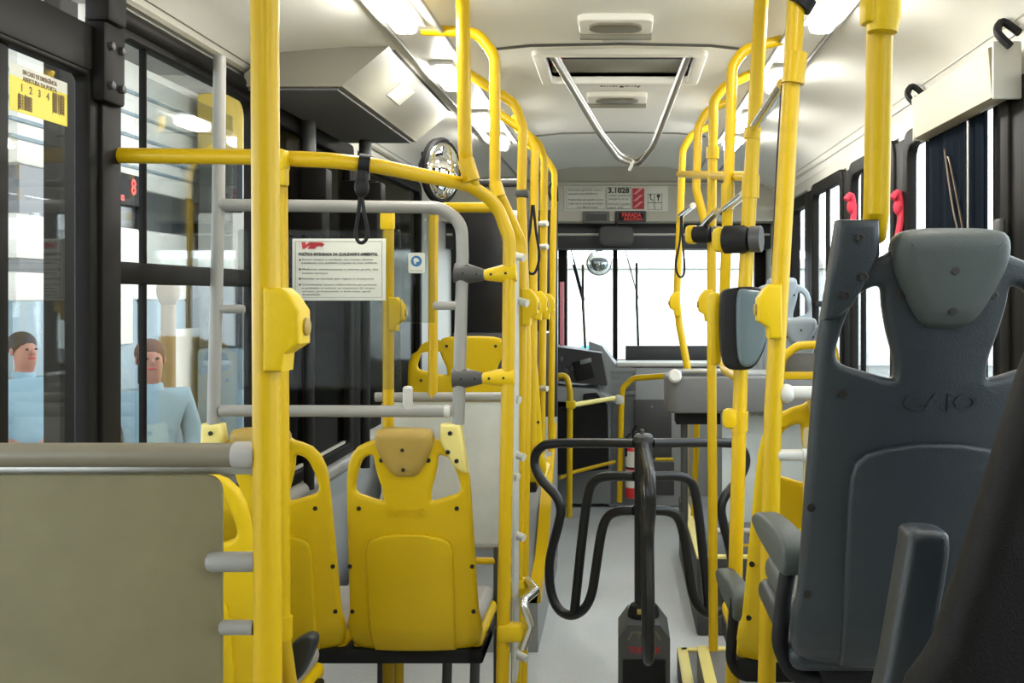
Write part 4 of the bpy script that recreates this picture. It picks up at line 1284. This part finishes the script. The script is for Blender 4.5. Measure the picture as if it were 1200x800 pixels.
mb.build('red_square_stripes', M['pinkp'], nb)
mb = MB()
A = P(763, 231, KB); A.y = yf_ - .0045
mb.lathe([(.007, 0), (.007, .001)], A + Vector((-.004, 0, .014)), (0, -1, 0), 10); mb.tube([A + Vector((-.006, 0, .006)), A + Vector((-.004, 0, -.012)), A + Vector((.012, 0, -.022))], .0035, 6)
A = P(771.5, 231, KB); A.y = yf_ - .0045
mb.lathe([(.012, 0), (.012, .001)], A + Vector((0, 0, .008)), (0, -1, 0), 12); mb.tube([A + Vector((0, 0, 0)), A + Vector((0, 0, -.024))], .0045, 6)
mb.build('pictogram', M['print'], nb)

for (x0, x1, y0, y1, led, lab) in ((683, 714, 248, 261.5, False, 'unlit black display in a grey bezel above the windscreen'), (721, 757, 247.5, 261, True, 'red lit LED display above the windscreen')):
    t = thing('led_display', lab, 'display', P((x0 + x1) / 2, y1, KB))
    mb = MB(); A = P(x0, y0, KB); B = P(x1, y1, KB); mb.span((A.x, yf_ - .03, B.z), (B.x, yf_ + .003, A.z), .006); mb.build('bezel', M['seam'] if not led else M['dashd'], t)
    mb = MB(); A = P(x0 + 4, y0 + 3, KB); B = P(x1 - 3, y1 - 2.5, KB); mb.span((A.x, yf_ - .033, B.z), (B.x, yf_ - .029, A.z)); mb.build('screen', M['dashd'] if not led else M['rubber'], t)
    if led:
        mb = MB()
        p = P((x0 + x1) / 2 + 1, y0 + 5, KB); p.y = yf_ - .034; mb.text('PARADA', .038, at(p), .0006, 'CENTER', 22 * KB, .0006)
        p = P((x0 + x1) / 2 + 3, y0 + 9.5, KB); p.y = yf_ - .034; mb.text('SOLICITADA', .026, at(p), .0006, 'CENTER', 22 * KB, .0006)
        mb.build('lit_letters', M['ledr'], t)

# rear-view mirror
c = P(722, 276, .0058)
t = thing('rear_view_mirror', 'wide interior rear-view mirror hanging over the windscreen', 'mirror', c)
mb = MB(); lp = rounded_rect(c.x - .118, c.z - .068, c.x + .118, c.z + .068, .04); mb.plate([lp], .03, .012, Matrix.Translation((0, c.y, 0))); mb.build('shell', M['charc'], t)
mb = MB(); lp = rounded_rect(c.x - .098, c.z - .052, c.x + .098, c.z + .05, .03); mb.plate([lp], .004, .001, Matrix.Translation((0, c.y - .016, 0)) @ Matrix.Translation(c) @ Matrix.Rotation(math.radians(-3), 4, 'X') @ Matrix.Translation(-c)); mb.build('mirror_glass', M['mirror'], t)
mb = MB(); mb.tube([c + Vector((0, .01, .05)), c + Vector((0, .08, .11))], .01); mb.build('arm', M['charc'], t)

# outside round mirror seen through the windscreen
c = P(702, 308, .0066)
t = thing('outside_mirror', 'round outside mirror seen through the left windscreen pane', 'mirror', c)
mb = MB(); mb.lathe([(.092, 0), (.09, .012), (.06, .03), (.02, .036)], c, (.1, -1, 0), 28); mb.build('mirror_glass', M['mirror'], t, 60)
mb = MB(); mb.lathe([(.09, -.03), (.098, -.02), (.098, .003), (.092, .006)], c, (.1, -1, 0), 28); mb.build('rim', M['rubber'], t)
mb = MB(); mb.tube([c + Vector((0, .02, .08)), c + Vector((-.05, .03, .25))], .012); mb.build('arm', M['rubber'], t)

# wipers outside the windscreen
for pts, lab in (([(668, 288), (672, 310), (683, 352), (686, 412)], 'windscreen wiper with a long blade on the left pane'), ([(745, 305), (746, 350), (748, 405)], 'windscreen wiper upright in the right pane')):
    kk = .00625
    t = thing('windscreen_wiper', lab, 'wiper', P(*pts[-1], kk))
    x = pts[len(pts) // 2]
    mb = MB(); mb.tube([P(*p, kk) for p in pts[1:]], .009, 8); mb.build('arm', M['rubber'], t)
    mb = MB()
    q = (pts[2] if len(pts) > 3 else pts[1])
    mb.box(P(q[0], q[1] - 15, kk), (.018, .02, .34), .006); mb.build('blade', M['rubber'], t)
    mb = MB(); mb.tube([P(q[0] - 14, q[1] - 60, kk), P(q[0] + 2, q[1], kk)], .005, 6); mb.build('hose', M['rubber'], t)

# dashboard body
YD = 6.98
db = thing('dashboard', 'grey front dashboard with a dark instrument cluster, ledge and hatch', 'dashboard', (0, YD, 0))
KD = YD / 1200
mb = MB()
a = P(712, 430, KD)
mb.span((a.x, YD, 0.0), (XR - .05, YF - .06, a.z), .02)
mb.prism([P(690, 400, KD), P(705, 405, KD), P(722, 428, KD), P(745, 431, KD), P(745, 590, KD), P(640, 590, KD), P(640, 470, KD), P(690, 455, KD)], (0, .4, 0))
mb.build('body', M['dash'], db, 30)
mb = MB(); mb.box(P(830, 427, KD) + Vector((0, .1, 0)), (1.25, .24, .03), .012); mb.build('top_edge', M['wallp'], db)
mb = MB(); mb.prism([P(600, 404, KD) + Vector((0, -.25, 0)), P(655, 404, KD) + Vector((0, -.25, 0)), P(706, 411, KD) + Vector((0, -.25, 0)), P(712, 448, KD) + Vector((0, -.25, 0)), P(600, 436, KD) + Vector((0, -.25, 0))], (0, .3, 0)); ic = mb.build('instrument_cluster', M['dashd'], db)
mb = MB(); c = P(685, 430, KD) + Vector((0, -.26, 0)); mb.box(c, (.12, .02, .13), .006, Matrix.Rotation(-.25, 4, 'Y')); mb.build('tachograph', M['rubber'], ic)
mb = MB(); c = P(688, 420, KD) + Vector((0, -.275, 0)); mb.box(c, (.075, .01, .03), .003, Matrix.Rotation(-.25, 4, 'Y')); mb.build('tachograph_screen', M['lcd'], ic)
mb = MB()
for (x, y) in ((659, 418), (665, 432), (672, 428)):
    mb.lathe([(.02, 0), (.02, .012), (.012, .016)], P(x, y, KD) + Vector((0, -.25, 0)), (0, -1, 0), 14)
mb.build('gauge', M['charc'], ic)
mb = MB(); mb.prism([P(640, 447, KD) + Vector((0, -.3, 0)), P(700, 452, KD) + Vector((0, -.3, 0)), P(722, 466, KD) + Vector((0, -.3, 0)), P(700, 470, KD) + Vector((0, -.3, 0)), P(640, 462, KD) + Vector((0, -.3, 0))], (0, .35, 0)); mb.build('ledge', M['dash'], db)
mb = MB(); mb.prism([P(686, 456, KD) + Vector((0, -.32, 0)), P(700, 455, KD) + Vector((0, -.32, 0)), P(712, 468, KD) + Vector((0, -.32, 0)), P(714, 540, KD) + Vector((0, -.32, 0)), P(640, 548, KD) + Vector((0, -.32, 0)), P(640, 470, KD) + Vector((0, -.32, 0)), P(684, 472, KD) + Vector((0, -.32, 0))], (0, .3, 0)); mb.build('lower_console', M['rubber'], db)
mb = MB(); A = P(743, 468, KD); B = P(787, 537, KD); mb.span((A.x, YD - .012, B.z), (B.x, YD + .01, A.z), .006); h = mb.build('hatch', M['charc'], db)
mb = MB(); mb.lathe([(.008, 0), (.008, .006)], P(764, 476, KD) + Vector((0, -.012, 0)), (0, -1, 0), 10); mb.build('hatch_lock', M['chrome'], h)
mb = MB(); A = P(757, 541, KD); B = P(790, 580, KD); mb.span((A.x, YD - .008, B.z), (B.x, YD + .01, A.z), .004); mb.build('step_plate', M['charc'], db)
# route board behind windscreen
A = P(733, 405, .0061); B = P(842, 425, .0061)
tag(MB().span((A.x, A.y, B.z), (B.x, A.y + .03, A.z), .006).build('route_board', M['dashd']), 'long black route board lying inside the windscreen', 'route board')
# driver partition
dp = thing('driver_partition', 'black partition screen behind the driver seat on the left', 'partition panel', P(600, 560, .0047))
KK = .0047
mb = MB(); A = P(530, 246, KK); B = P(649, 388, KK); mb.span((A.x, A.y, B.z), (B.x, A.y + .01, A.z), .003); mb.build('screen', mat('dark_screen', (.012, .012, .013), .25), dp)
mb = MB(); A = P(530, 390, KK); B = P(649, 520, KK); mb.span((A.x, A.y, B.z), (B.x, A.y + .02, A.z), .003); mb.build('lower_panel', M['charc'], dp)
mb = MB(); A = P(651, 225, KK); mb.span((A.x - .012, A.y - .02, 0), (A.x + .012, A.y + .02, 1.96), .005); mb.build('edge_post', M['greyp'], dp)
tag(MB().span(P(656, 330, .0050), P(661, 405, .0050) + Vector((0, .01, 0)), .001).build('pink_sticker', M['pinkp']), 'tall narrow pink sticker on the driver partition edge', 'sticker')
# driver seat headrest top
dsx = P(590, 395, .0051)
t = thing('driver_seat', 'dark driver seat top showing behind the wide yellow seat', 'driver seat', (dsx.x, dsx.y, .5))
mb = MB(); mb.box((dsx.x, dsx.y, .95), (.46, .12, .68), .05, None, 4); mb.build('backrest', M['charc'], t)
mb = MB(); mb.box((dsx.x, dsx.y + .25, .55), (.46, .5, .12), .04, None, 4); mb.build('cushion', M['charc'], t)
mb = MB(); mb.tube([(dsx.x, dsx.y + .25, .5), (dsx.x, dsx.y + .25, 0)], .06); mb.build('pedestal', M['rubber'], t)

# front yellow rails
def rail(name, label, pts, r, rad=.05, m='yel', cat='grab rail', parts=()):
    pts = [P(*p) for p in pts]
    t = thing(name, label, cat, pts[-1])
    mb = MB(); mb.tube(pts, r, 12, rad); mb.build('tube', M[m], t)
    return t


r1 = rail('hoop_rail', 'yellow hooped rail left of the front aisle by the driver console', [(650, 448, .0052), (652, 440, .0052), (664, 440, .0052), (668, 458, .0052), (667, 606, .0052)], .0185, .08)
mb = MB(); mb.tube([P(668, 475, .0052), P(722, 466, .0056)], .016, 12); mb.build('cross_tube', M['yelpale'], r1)
mb = MB(); mb.box(P(669, 474, .0052), (.06, .05, .05), .012); mb.build('clamp', M['yelp'], r1)
r2 = rail('hoop_rail', 'yellow hooped rail right of the front aisle behind the fire extinguisher', [(785, 440, .0053), (742, 443, .0054), (729, 455, .0054), (728, 480, .0054), (726, 588, .0054)], .0185, .07)
mb = MB(); mb.box(P(726, 468, .0054), (.05, .05, .06), .012); mb.build('clamp', M['white'], r2)
rail('low_rail', 'low slanting yellow rail at the driver console foot', [(656, 560, .0052), (672, 553, .0053), (720, 541, .0056)], .012)
rail('low_rail', 'short low yellow rail beyond the turnstile on the right', [(768, 538, .0056), (789, 538, .0056)], .012)

# fire extinguisher
KE = .0054
fe = thing('fire_extinguisher', 'red fire extinguisher with a white label standing at the front dashboard', 'fire extinguisher', P(738, 583, KE))
c = P(743, 583, KE); c.z = max(c.z, .0)
top = P(738, 515, KE).z
mb = MB(); mb.lathe([(.040, 0), (.053, .006), (.054, .02), (.054, (top - c.z) - .05), (.034, (top - c.z) - .02), (.016, top - c.z), (.014, top - c.z + .01)], c, (0, 0, 1), 24); mb.build('cylinder', M['redp'], fe, 50)
mb = MB(); mb.lathe([(.0546, .07), (.0546, .18)], c, (0, 0, 1), 24); mb.lathe([(.0546, .20), (.0546, .30)], c, (0, 0, 1), 24); mb.build('label', M['paper'], fe)
mb = MB(); mb.box((c.x, c.y, top + .03), (.03, .03, .05), .006); mb.tube([(c.x - .01, c.y - .01, top + .05), (c.x + .015, c.y - .04, top + .10)], .007); mb.tube([(c.x - .02, c.y - .01, top + .04), (c.x - .05, c.y - .03, top + .02), (c.x - .05, c.y - .03, top - .1)], .008, 8, .03); mb.build('valve', M['rubber'], fe)
mb = MB(); mb.lathe([(.056, .19), (.056, .20)], c, (0, 0, 1), 24); mb.build('band', M['rubber'], fe)

# ================================================================== platforms
lpn = thing('raised_platform', 'grey raised platform with a yellow edge strip, left of the aisle beyond the posts', 'platform', (-.6, 4.8, 0))
mb = MB()
xa = -.335
side = [(xa, 4.15, 0), (xa, 5.45, 0), (xa, 5.45, .80), (xa, 5.16, .78), (xa, 4.52, .30), (xa, 4.15, .24)]
mb.prism([Vector(p) for p in side], (-.79, 0, 0)); mb.build('body', M['dash'], lpn)
mb = MB(); mb.prism([(xa + .012, 5.2, .80), (xa + .012, 5.2, .75), (xa + .012, 4.53, .26), (xa + .012, 4.15, .20), (xa + .012, 4.15, .25), (xa + .012, 4.50, .31)], (-.05, 0, 0)); mb.build('edge_strip', M['yel'], lpn)

rpn = thing('raised_platform', 'dark raised platform right of the aisle under the fare counter', 'platform', (.7, 5.2, 0))
mb = MB(); mb.span((.325, 4.35, 0), (XR - .02, 5.7, .33), .01); mb.build('body', M['charc'], rpn)
mb = MB(); mb.box((.345, 4.95, .332), (.04, 1.2, .012), .003); mb.box((.6, 4.37, .332), (.5, .04, .012), .003); mb.build('edge_strip', M['yelpale'], rpn)
stp = thing('entry_step', 'two-level dark step with yellow edging at the foot of the right yellow seat', 'step', (.45, 3.4, 0))
mb = MB(); mb.span((.215, 2.4, 0), (.62, 3.90, .10), .006); mb.span((.27, 2.3, .10), (.62, 3.62, .20), .006); mb.build('tread', M['greym'], stp)
mb = MB()
mb.box((.235, 3.3, .103), (.04, 1.2, .010), .003); mb.box((.41, 3.885, .103), (.36, .03, .010), .003)
mb.box((.29, 3.1, .203), (.04, 1.05, .010), .003); mb.box((.45, 3.605, .203), (.30, .03, .010), .003)
mb.build('edge_strip', M['yelpale'], stp)

# ================================================================== left near window sticker + bolted hinge bracket
KX = lambda px: -XL / (727 - px)
ys0, ys1 = 1200 * KX(15.5), 1200 * KX(82)
t = thing('safety_sticker', 'yellow and white instruction sticker on the left door glass', 'sticker', (XL + .0, (ys0 + ys1) / 2, 1.75))
zt_ = EYE + (345 - 72) * KX(15.5); zb_ = EYE + (345 - 128) * KX(15.5); zm_ = EYE + (345 - 87) * KX(15.5)
xs = XL - .008
mb = MB(); mb.span((xs, ys0, zb_), (xs + .002, ys1, zm_)); mb.build('yellow_field', M['styel'], t)
mb = MB(); mb.span((xs, ys0, zm_), (xs + .002, ys1, zt_)); mb.build('white_header', M['paper'], t)
ROTL = Matrix(((0, 0, 1, 0), (1, 0, 0, 0), (0, 1, 0, 0), (0, 0, 0, 1)))      # writing on the left wall, readable from the aisle
mb = MB(); wS = ys1 - ys0; hS = zm_ - zb_
for i, s in enumerate(('EM CASO DE EMERGÊNCIA', 'ABERTURA DA PORTA')):
    mb.text(s, .013, Matrix.Translation((xs + .0025, ys0 + wS * .2, zt_ - .012 - i * .014)) @ ROTL, .0003, 'LEFT', wS * .6, .0003)
for i in range(5):
    mb.text('gire a alavanca', .014, Matrix.Translation((xs + .0025, ys0 + wS * .12, zb_ + hS * (.50 - i * .085))) @ ROTL, .0003, 'LEFT', wS * .24, .0002)
for i in range(7):
    mb.text('puxe a porta', .014, Matrix.Translation((xs + .0025, ys0 + wS * .72, zb_ + hS * (.88 - i * .085))) @ ROTL, .0003, 'LEFT', wS * .22, .0003)
for i, s in enumerate(('1', '2', '3', '4')):
    mb.text(s, .022, Matrix.Translation((xs + .0025, ys0 + wS * (.16 + .15 * i), zb_ + hS * .72)) @ ROTL, .0003, 'LEFT', None, .0004)
mb.build('printing', M['exbr'], t)

bk = thing('hinge_bracket', 'black bolted hinge bracket at the top of the left door post', 'bracket', (XL + .03, 2.33, 1.95))
mb = MB(); mb.box((XL + .025, 2.375, 1.99), (.05, .10, .20), .01); mb.box((XL + .035, 2.36, 2.13), (.06, .09, .12), .012); mb.build('plate', M['black'], bk)
for dy in (-.025, .025):
    for dz in (-.05, .04):
        mb = MB(); mb.lathe([(.010, 0), (.010, .008), (.006, .010)], (XL + .05, 2.375 + dy, 1.98 + dz), (1, 0, 0), 8); mb.build('bolt', M['charc'], bk)
mb = MB(); mb.span((XL, 2.355, .0), (XL + .03, 2.445, 2.12), .006); struct(mb, 'trim_7', M['black'])
mb = MB(); mb.span((XL, YB + .02, 1.955), (XL + .025, 2.355, 2.06), .006); struct(mb, 'trim_8', M['black'])
mb = MB(); mb.tube([(XL + .012, 2.44, 2.118), (XL + .012, 3.44, 2.118)], .026, 12); struct(mb, 'trim_9', M['black'])
mb = MB(); mb.span((XL, 3.39, .72), (XL + .02, 3.47, 2.05), .004); mb.span((XL, 4.60, .72), (XL + .02, 4.77, 2.05), .004); struct(mb, 'trim_10', M['black'])
mb = MB(); mb.tube([(XL + .03, 3.45, .72), (XL + .03, 5.8, .72)], .03, 12); struct(mb, 'trim_11', M['tube'])
mb = MB(); mb.span((XL, 2.45, .02), (XL + .012, 6.5, .70), .003); struct(mb, 'trim_12', M['wallg'])
mb = MB(); 
for (y0, y1) in ((2.60, 2.74), (3.72, 3.88), (4.62, 4.78), (5.54, 5.77)):
    mb.span((XR - .012, y0, .95), (XR, y1, 2.02), .004)
struct(mb, 'trim_13', M['black'])

# ================================================================== EXTERIOR
mb = MB(); mb.span((-30, -10, -.75), (30, 40, -.65)); struct(mb, 'ground', M['asph'])

eb = thing('parked_bus', 'pale parked bus with dark windows and a red route sign, outside the left windows', 'bus', (-5.6, 12, -.65))
X0 = -4.5
mb = MB(); mb.span((-6.9, 7.6, -.3), (X0, 19, 1.45), .08); mb.build('lower_body', M['exb'], eb)
mb = MB(); mb.span((-6.85, 7.62, 1.4), (X0 + .005, 19, 1.62), .02); mb.span((-6.85, 7.62, 1.72), (X0 + .01, 19, 2.06), .02); mb.span((-6.85, 7.62, 2.42), (X0 + .02, 19, 3.6), .06); mb.build('upper_body', M['exw'], eb)
mb = MB(); mb.span((-6.8, 7.7, 1.5), (X0 - .02, 18.9, 2.6)); mb.build('window_band', M['exd'], eb)
mb = MB()
for y in (8.6, 9.55, 10.6, 11.5, 12.6): mb.span((X0 - .02, y, .4), (X0 + .02, y + .14, 2.45), .01)
mb.build('pillar', M['exd'], eb)
mb = MB()
for z in (2.62, 2.75, 2.9, 3.1, 3.3): mb.box((X0 + .025, 13, z), (.03, 11, .03), .005)
mb.build('body_rib', M['exb'], eb)
mb = MB(); mb.box((X0 + .035, 9.2, 2.40), (.05, .75, .28), .01); mb.build('sign_box', M['rubber'], eb)
mb = MB()
mb.text('8', .2, Matrix.Translation((X0 + .065, 9.28, 2.42)) @ ROTL, .003, 'LEFT', None, .004); mb.text('on', .1, Matrix.Translation((X0 + .065, 9.05, 2.32)) @ ROTL, .003, 'LEFT', None, .004)
mb.build('sign_letters', M['ledo'], eb)
mb = MB()
for y in (9.2, 13.6, 17): mb.lathe([(.3, -.12), (.46, -.1), (.46, .1), (.3, .12)], (X0 - .1, y, -.2), (1, 0, 0), 24)
mb.build('wheel', M['rubber'], eb)
mb = MB(); mb.span((X0 + .0, 8.7, 1.0), (X0 + .03, 9.4, 1.42), .01); mb.span((X0 + .0, 10.0, .2), (X0 + .03, 10.9, 1.1), .01); mb.build('side_poster', M['exw'], eb)

yb_ = thing('parked_bus', 'yellow parked bus outside beyond the grey upright on the left', 'bus', (-4.2, 15, -.65))
mb = MB(); mb.span((-4.4, 10.6, 2.85), (-3.9, 19, 3.55), .06); mb.build('roof_body', M['exy'], yb_)
mb = MB(); mb.span((-4.4, 10.6, -.3), (-3.9, 19, .9), .06); mb.build('lower_body', M['exb'], yb_)
mb = MB(); mb.span((-4.39, 10.62, 1.7), (-3.9, 19, 2.3), .03); mb.build('pale_band', M['exw'], yb_)
mb = MB(); mb.span((-4.38, 10.65, .9), (-3.93, 19, 2.85)); mb.build('window_band', M['exd'], yb_)

for (x, y, w_, lab) in ((-2.55, 4.72, .26, 'dark slab standing in for the bus interior reflection on the left door glass'), (-3.05, 5.9, .10, 'thin dark station column outside the left window')):  # the wide slab takes the place of a dark reflection of the bus interior
    t = thing('dark_upright', lab, 'column', (x, y, -.65))
    mb = MB(); mb.box((x, y, 1.6), (.08, w_, 4.5), .01); mb.build('shaft', M['coln'], t)
    mb = MB(); mb.box((x, y, -.6), (.2, w_ * 1.3, .1), .01); mb.build('base', M['asph'], t)
t = thing('station_post', 'brown post outside the left window, behind the man in the pale blue shirt', 'post', (-3.2, 7.2, -.65))
mb = MB(); mb.tube([(-3.2, 7.25, -.65), (-3.2, 7.25, 1.55)], .05, 12); mb.build('shaft', M['exbr'], t)
mb = MB(); mb.ball((-3.2, 7.25, 1.48), .1, (.8, .8, 1.3)); mb.build('knob', M['exbr'], t)


def person(label, loc, hgt, facing, shirt, hairm, trousers):
    s = hgt / 1.72
    t = thing('person', label, 'person', loc)
    R = Matrix.Translation(Vector(loc)) @ Matrix.Rotation(facing, 4, 'Z') @ Matrix.Scale(s, 4)

    def skin(name, J, E, m, parent=t, lvl=2):
        me = bpy.data.meshes.new(name)
        me.from_pydata([J[k][0] for k in J], [], [])
        idx = {k: i for i, k in enumerate(J)}
        me = bpy.data.meshes.new(name)
        me.from_pydata([Vector(J[k][0]) for k in J], [(idx[a], idx[b]) for a, b in E], [])
        ob = bpy.data.objects.new(name, me); COL.objects.link(ob)
        md = ob.modifiers.new('skin', 'SKIN'); md.use_smooth_shade = True
        for k, i in idx.items():
            r = J[k][1]; me.skin_vertices[0].data[i].radius = r if isinstance(r, tuple) else (r, r)
        me.skin_vertices[0].data[0].use_root = True
        sd = ob.modifiers.new('sub', 'SUBSURF'); sd.levels = lvl; sd.render_levels = lvl
        dg = bpy.context.evaluated_depsgraph_get()
        m2 = bpy.data.meshes.new_from_object(ob.evaluated_get(dg))
        vs = [v.co.copy() for v in m2.vertices]; fs = [tuple(p.vertices) for p in m2.polygons]
        bpy.data.objects.remove(ob); bpy.data.meshes.remove(me); bpy.data.meshes.remove(m2)
        b = MB(); b.add(vs, fs, R)
        return b

    J = {'pelvis': ((0, 0, .95), (.15, .11)), 'waist': ((0, 0, 1.12), (.135, .10)), 'chest': ((0, 0, 1.30), (.16, .115)), 'neckb': ((0, .0, 1.44), (.075, .07)), 'neck': ((0, -.01, 1.495), .056), 'jaw': ((0, -.03, 1.555), (.068, .078)), 'head': ((0, -.015, 1.65), (.078, .092)), 'top': ((0, 0, 1.70), (.05, .06))}
    E = [('pelvis', 'waist'), ('waist', 'chest'), ('chest', 'neckb'), ('neckb', 'neck'), ('neck', 'jaw'), ('jaw', 'head'), ('head', 'top')]
    for sgn, n_ in ((-1, 'l'), (1, 'r')):
        J.update({'sh' + n_: ((sgn * .19, 0, 1.40), .062), 'el' + n_: ((sgn * .25, .02, 1.13), .045), 'wr' + n_: ((sgn * .22, -.12, .93), .032), 'ha' + n_: ((sgn * .21, -.16, .87), (.036, .024)),
                  'f1' + n_: ((sgn * .185, -.19, .80), .012), 'f2' + n_: ((sgn * .205, -.20, .79), .012), 'f3' + n_: ((sgn * .225, -.20, .795), .012), 'f4' + n_: ((sgn * .245, -.19, .81), .010), 'th' + n_: ((sgn * .165, -.18, .86), .013),
                  'hi' + n_: ((sgn * .10, 0, .88), .095), 'kn' + n_: ((sgn * .11, -.015, .48), .062), 'an' + n_: ((sgn * .11, .01, .09), .042), 'to' + n_: ((sgn * .125, -.15, .035), (.045, .032))})
        E += [('chest', 'sh' + n_), ('sh' + n_, 'el' + n_), ('el' + n_, 'wr' + n_), ('wr' + n_, 'ha' + n_), ('pelvis', 'hi' + n_), ('hi' + n_, 'kn' + n_), ('kn' + n_, 'an' + n_), ('an' + n_, 'to' + n_)]
        E += [('ha' + n_, q + n_) for q in ('f1', 'f2', 'f3', 'f4', 'th')]
    b = skin('body', J, E, None)
    b.xf = R
    b.ball((0, -.112, 1.625), .014, (1, 1.2, 1.4), 8, 6)
    for sx in (-.078, .078): b.ball((sx, 0, 1.63), .022, (.4, .8, 1.3), 8, 6)
    b.build('body', M['skin'], t, 70)
    Js = {k: (v[0], tuple(q + .016 for q in v[1]) if isinstance(v[1], tuple) else v[1] + .016) for k, v in J.items()}
    sel = ['pelvis', 'waist', 'chest', 'neckb', 'shl', 'ell', 'shr', 'elr', 'wrl', 'wrr']
    skin('shirt', {k: Js[k] for k in sel}, [e_ for e_ in E if e_[0] in sel and e_[1] in sel], None).build('shirt', shirt, t, 70)
    sel = ['pelvis', 'hil', 'knl', 'anl', 'hir', 'knr', 'anr']
    Jt = {k: Js[k] for k in sel}
    skin('trousers', Jt, [e_ for e_ in E if e_[0] in sel and e_[1] in sel], None).build('trousers', trousers, t, 70)
    b = MB(); b.xf = R
    b.lathe([(.062, 1.435), (.075, 1.44), (.07, 1.485), (.062, 1.495), (.058, 1.485)], (0, -.005, 0), (0, 0, 1), 20); b.build('collar', shirt, t, 70)
    b = MB(); b.xf = R
    b.ball((0, .022, 1.675), .098, (.92, 1.02, .88), 16, 10); b.build('hair', hairm, t, 70)
    b = MB(); b.xf = R
    for sx in (-.03, .03): b.ball((sx, -.098, 1.645), .010, (1.2, .6, .8), 8, 6)
    b.build('eyes', M['hair'], t)
    b = MB(); b.xf = R; b.box((0, -.100, 1.585), (.045, .012, .010), .004); b.build('mouth', M['red'], t)
    return t


person('person in a pale blue collared shirt standing outside the left window', (-2.96, 6.45, -.65), 1.78, math.radians(30), M['shirt'], M['hairr'], M['jean'])
person('person in blue clothes standing farther off, seen through the left door glass', (-4.17, 7.15, -.65), 1.80, math.radians(60), M['shirt'], M['hair'], M['jean'])

# station canopy over the left side
t = thing('station_canopy', 'station roof canopy outside the left windows with pale beams', 'canopy', (-7, 8, 4.2))
mb = MB(); mb.span((-16, -6, 4.0), (-1.5, 24, 4.15), .02); mb.build('roof', M['conc'], t)
for y in (3, 6, 9, 12, 15):
    mb = MB(); mb.box((-8.5, y, 3.9), (13, .18, .22), .01); mb.build('beam', M['exw'], t)

# pale building across the street ahead
t = thing('street_building', 'pale building across the street ahead of the windscreen', 'building', (0, 30, -.65))
mb = MB(); mb.span((-9, 30, -.65), (12, 34, 2.2), .05); mb.build('wall', M['conc'], t)
mb = MB(); mb.span((-9.2, 29.8, 2.2), (12.2, 34.2, 2.5), .05); mb.build('parapet', M['exw'], t)
mb = MB(); mb.span((-1.15, 29.95, -.32), (-.5, 30.02, -.05), .01); mb.build('sign_band', M['cyan'], t)
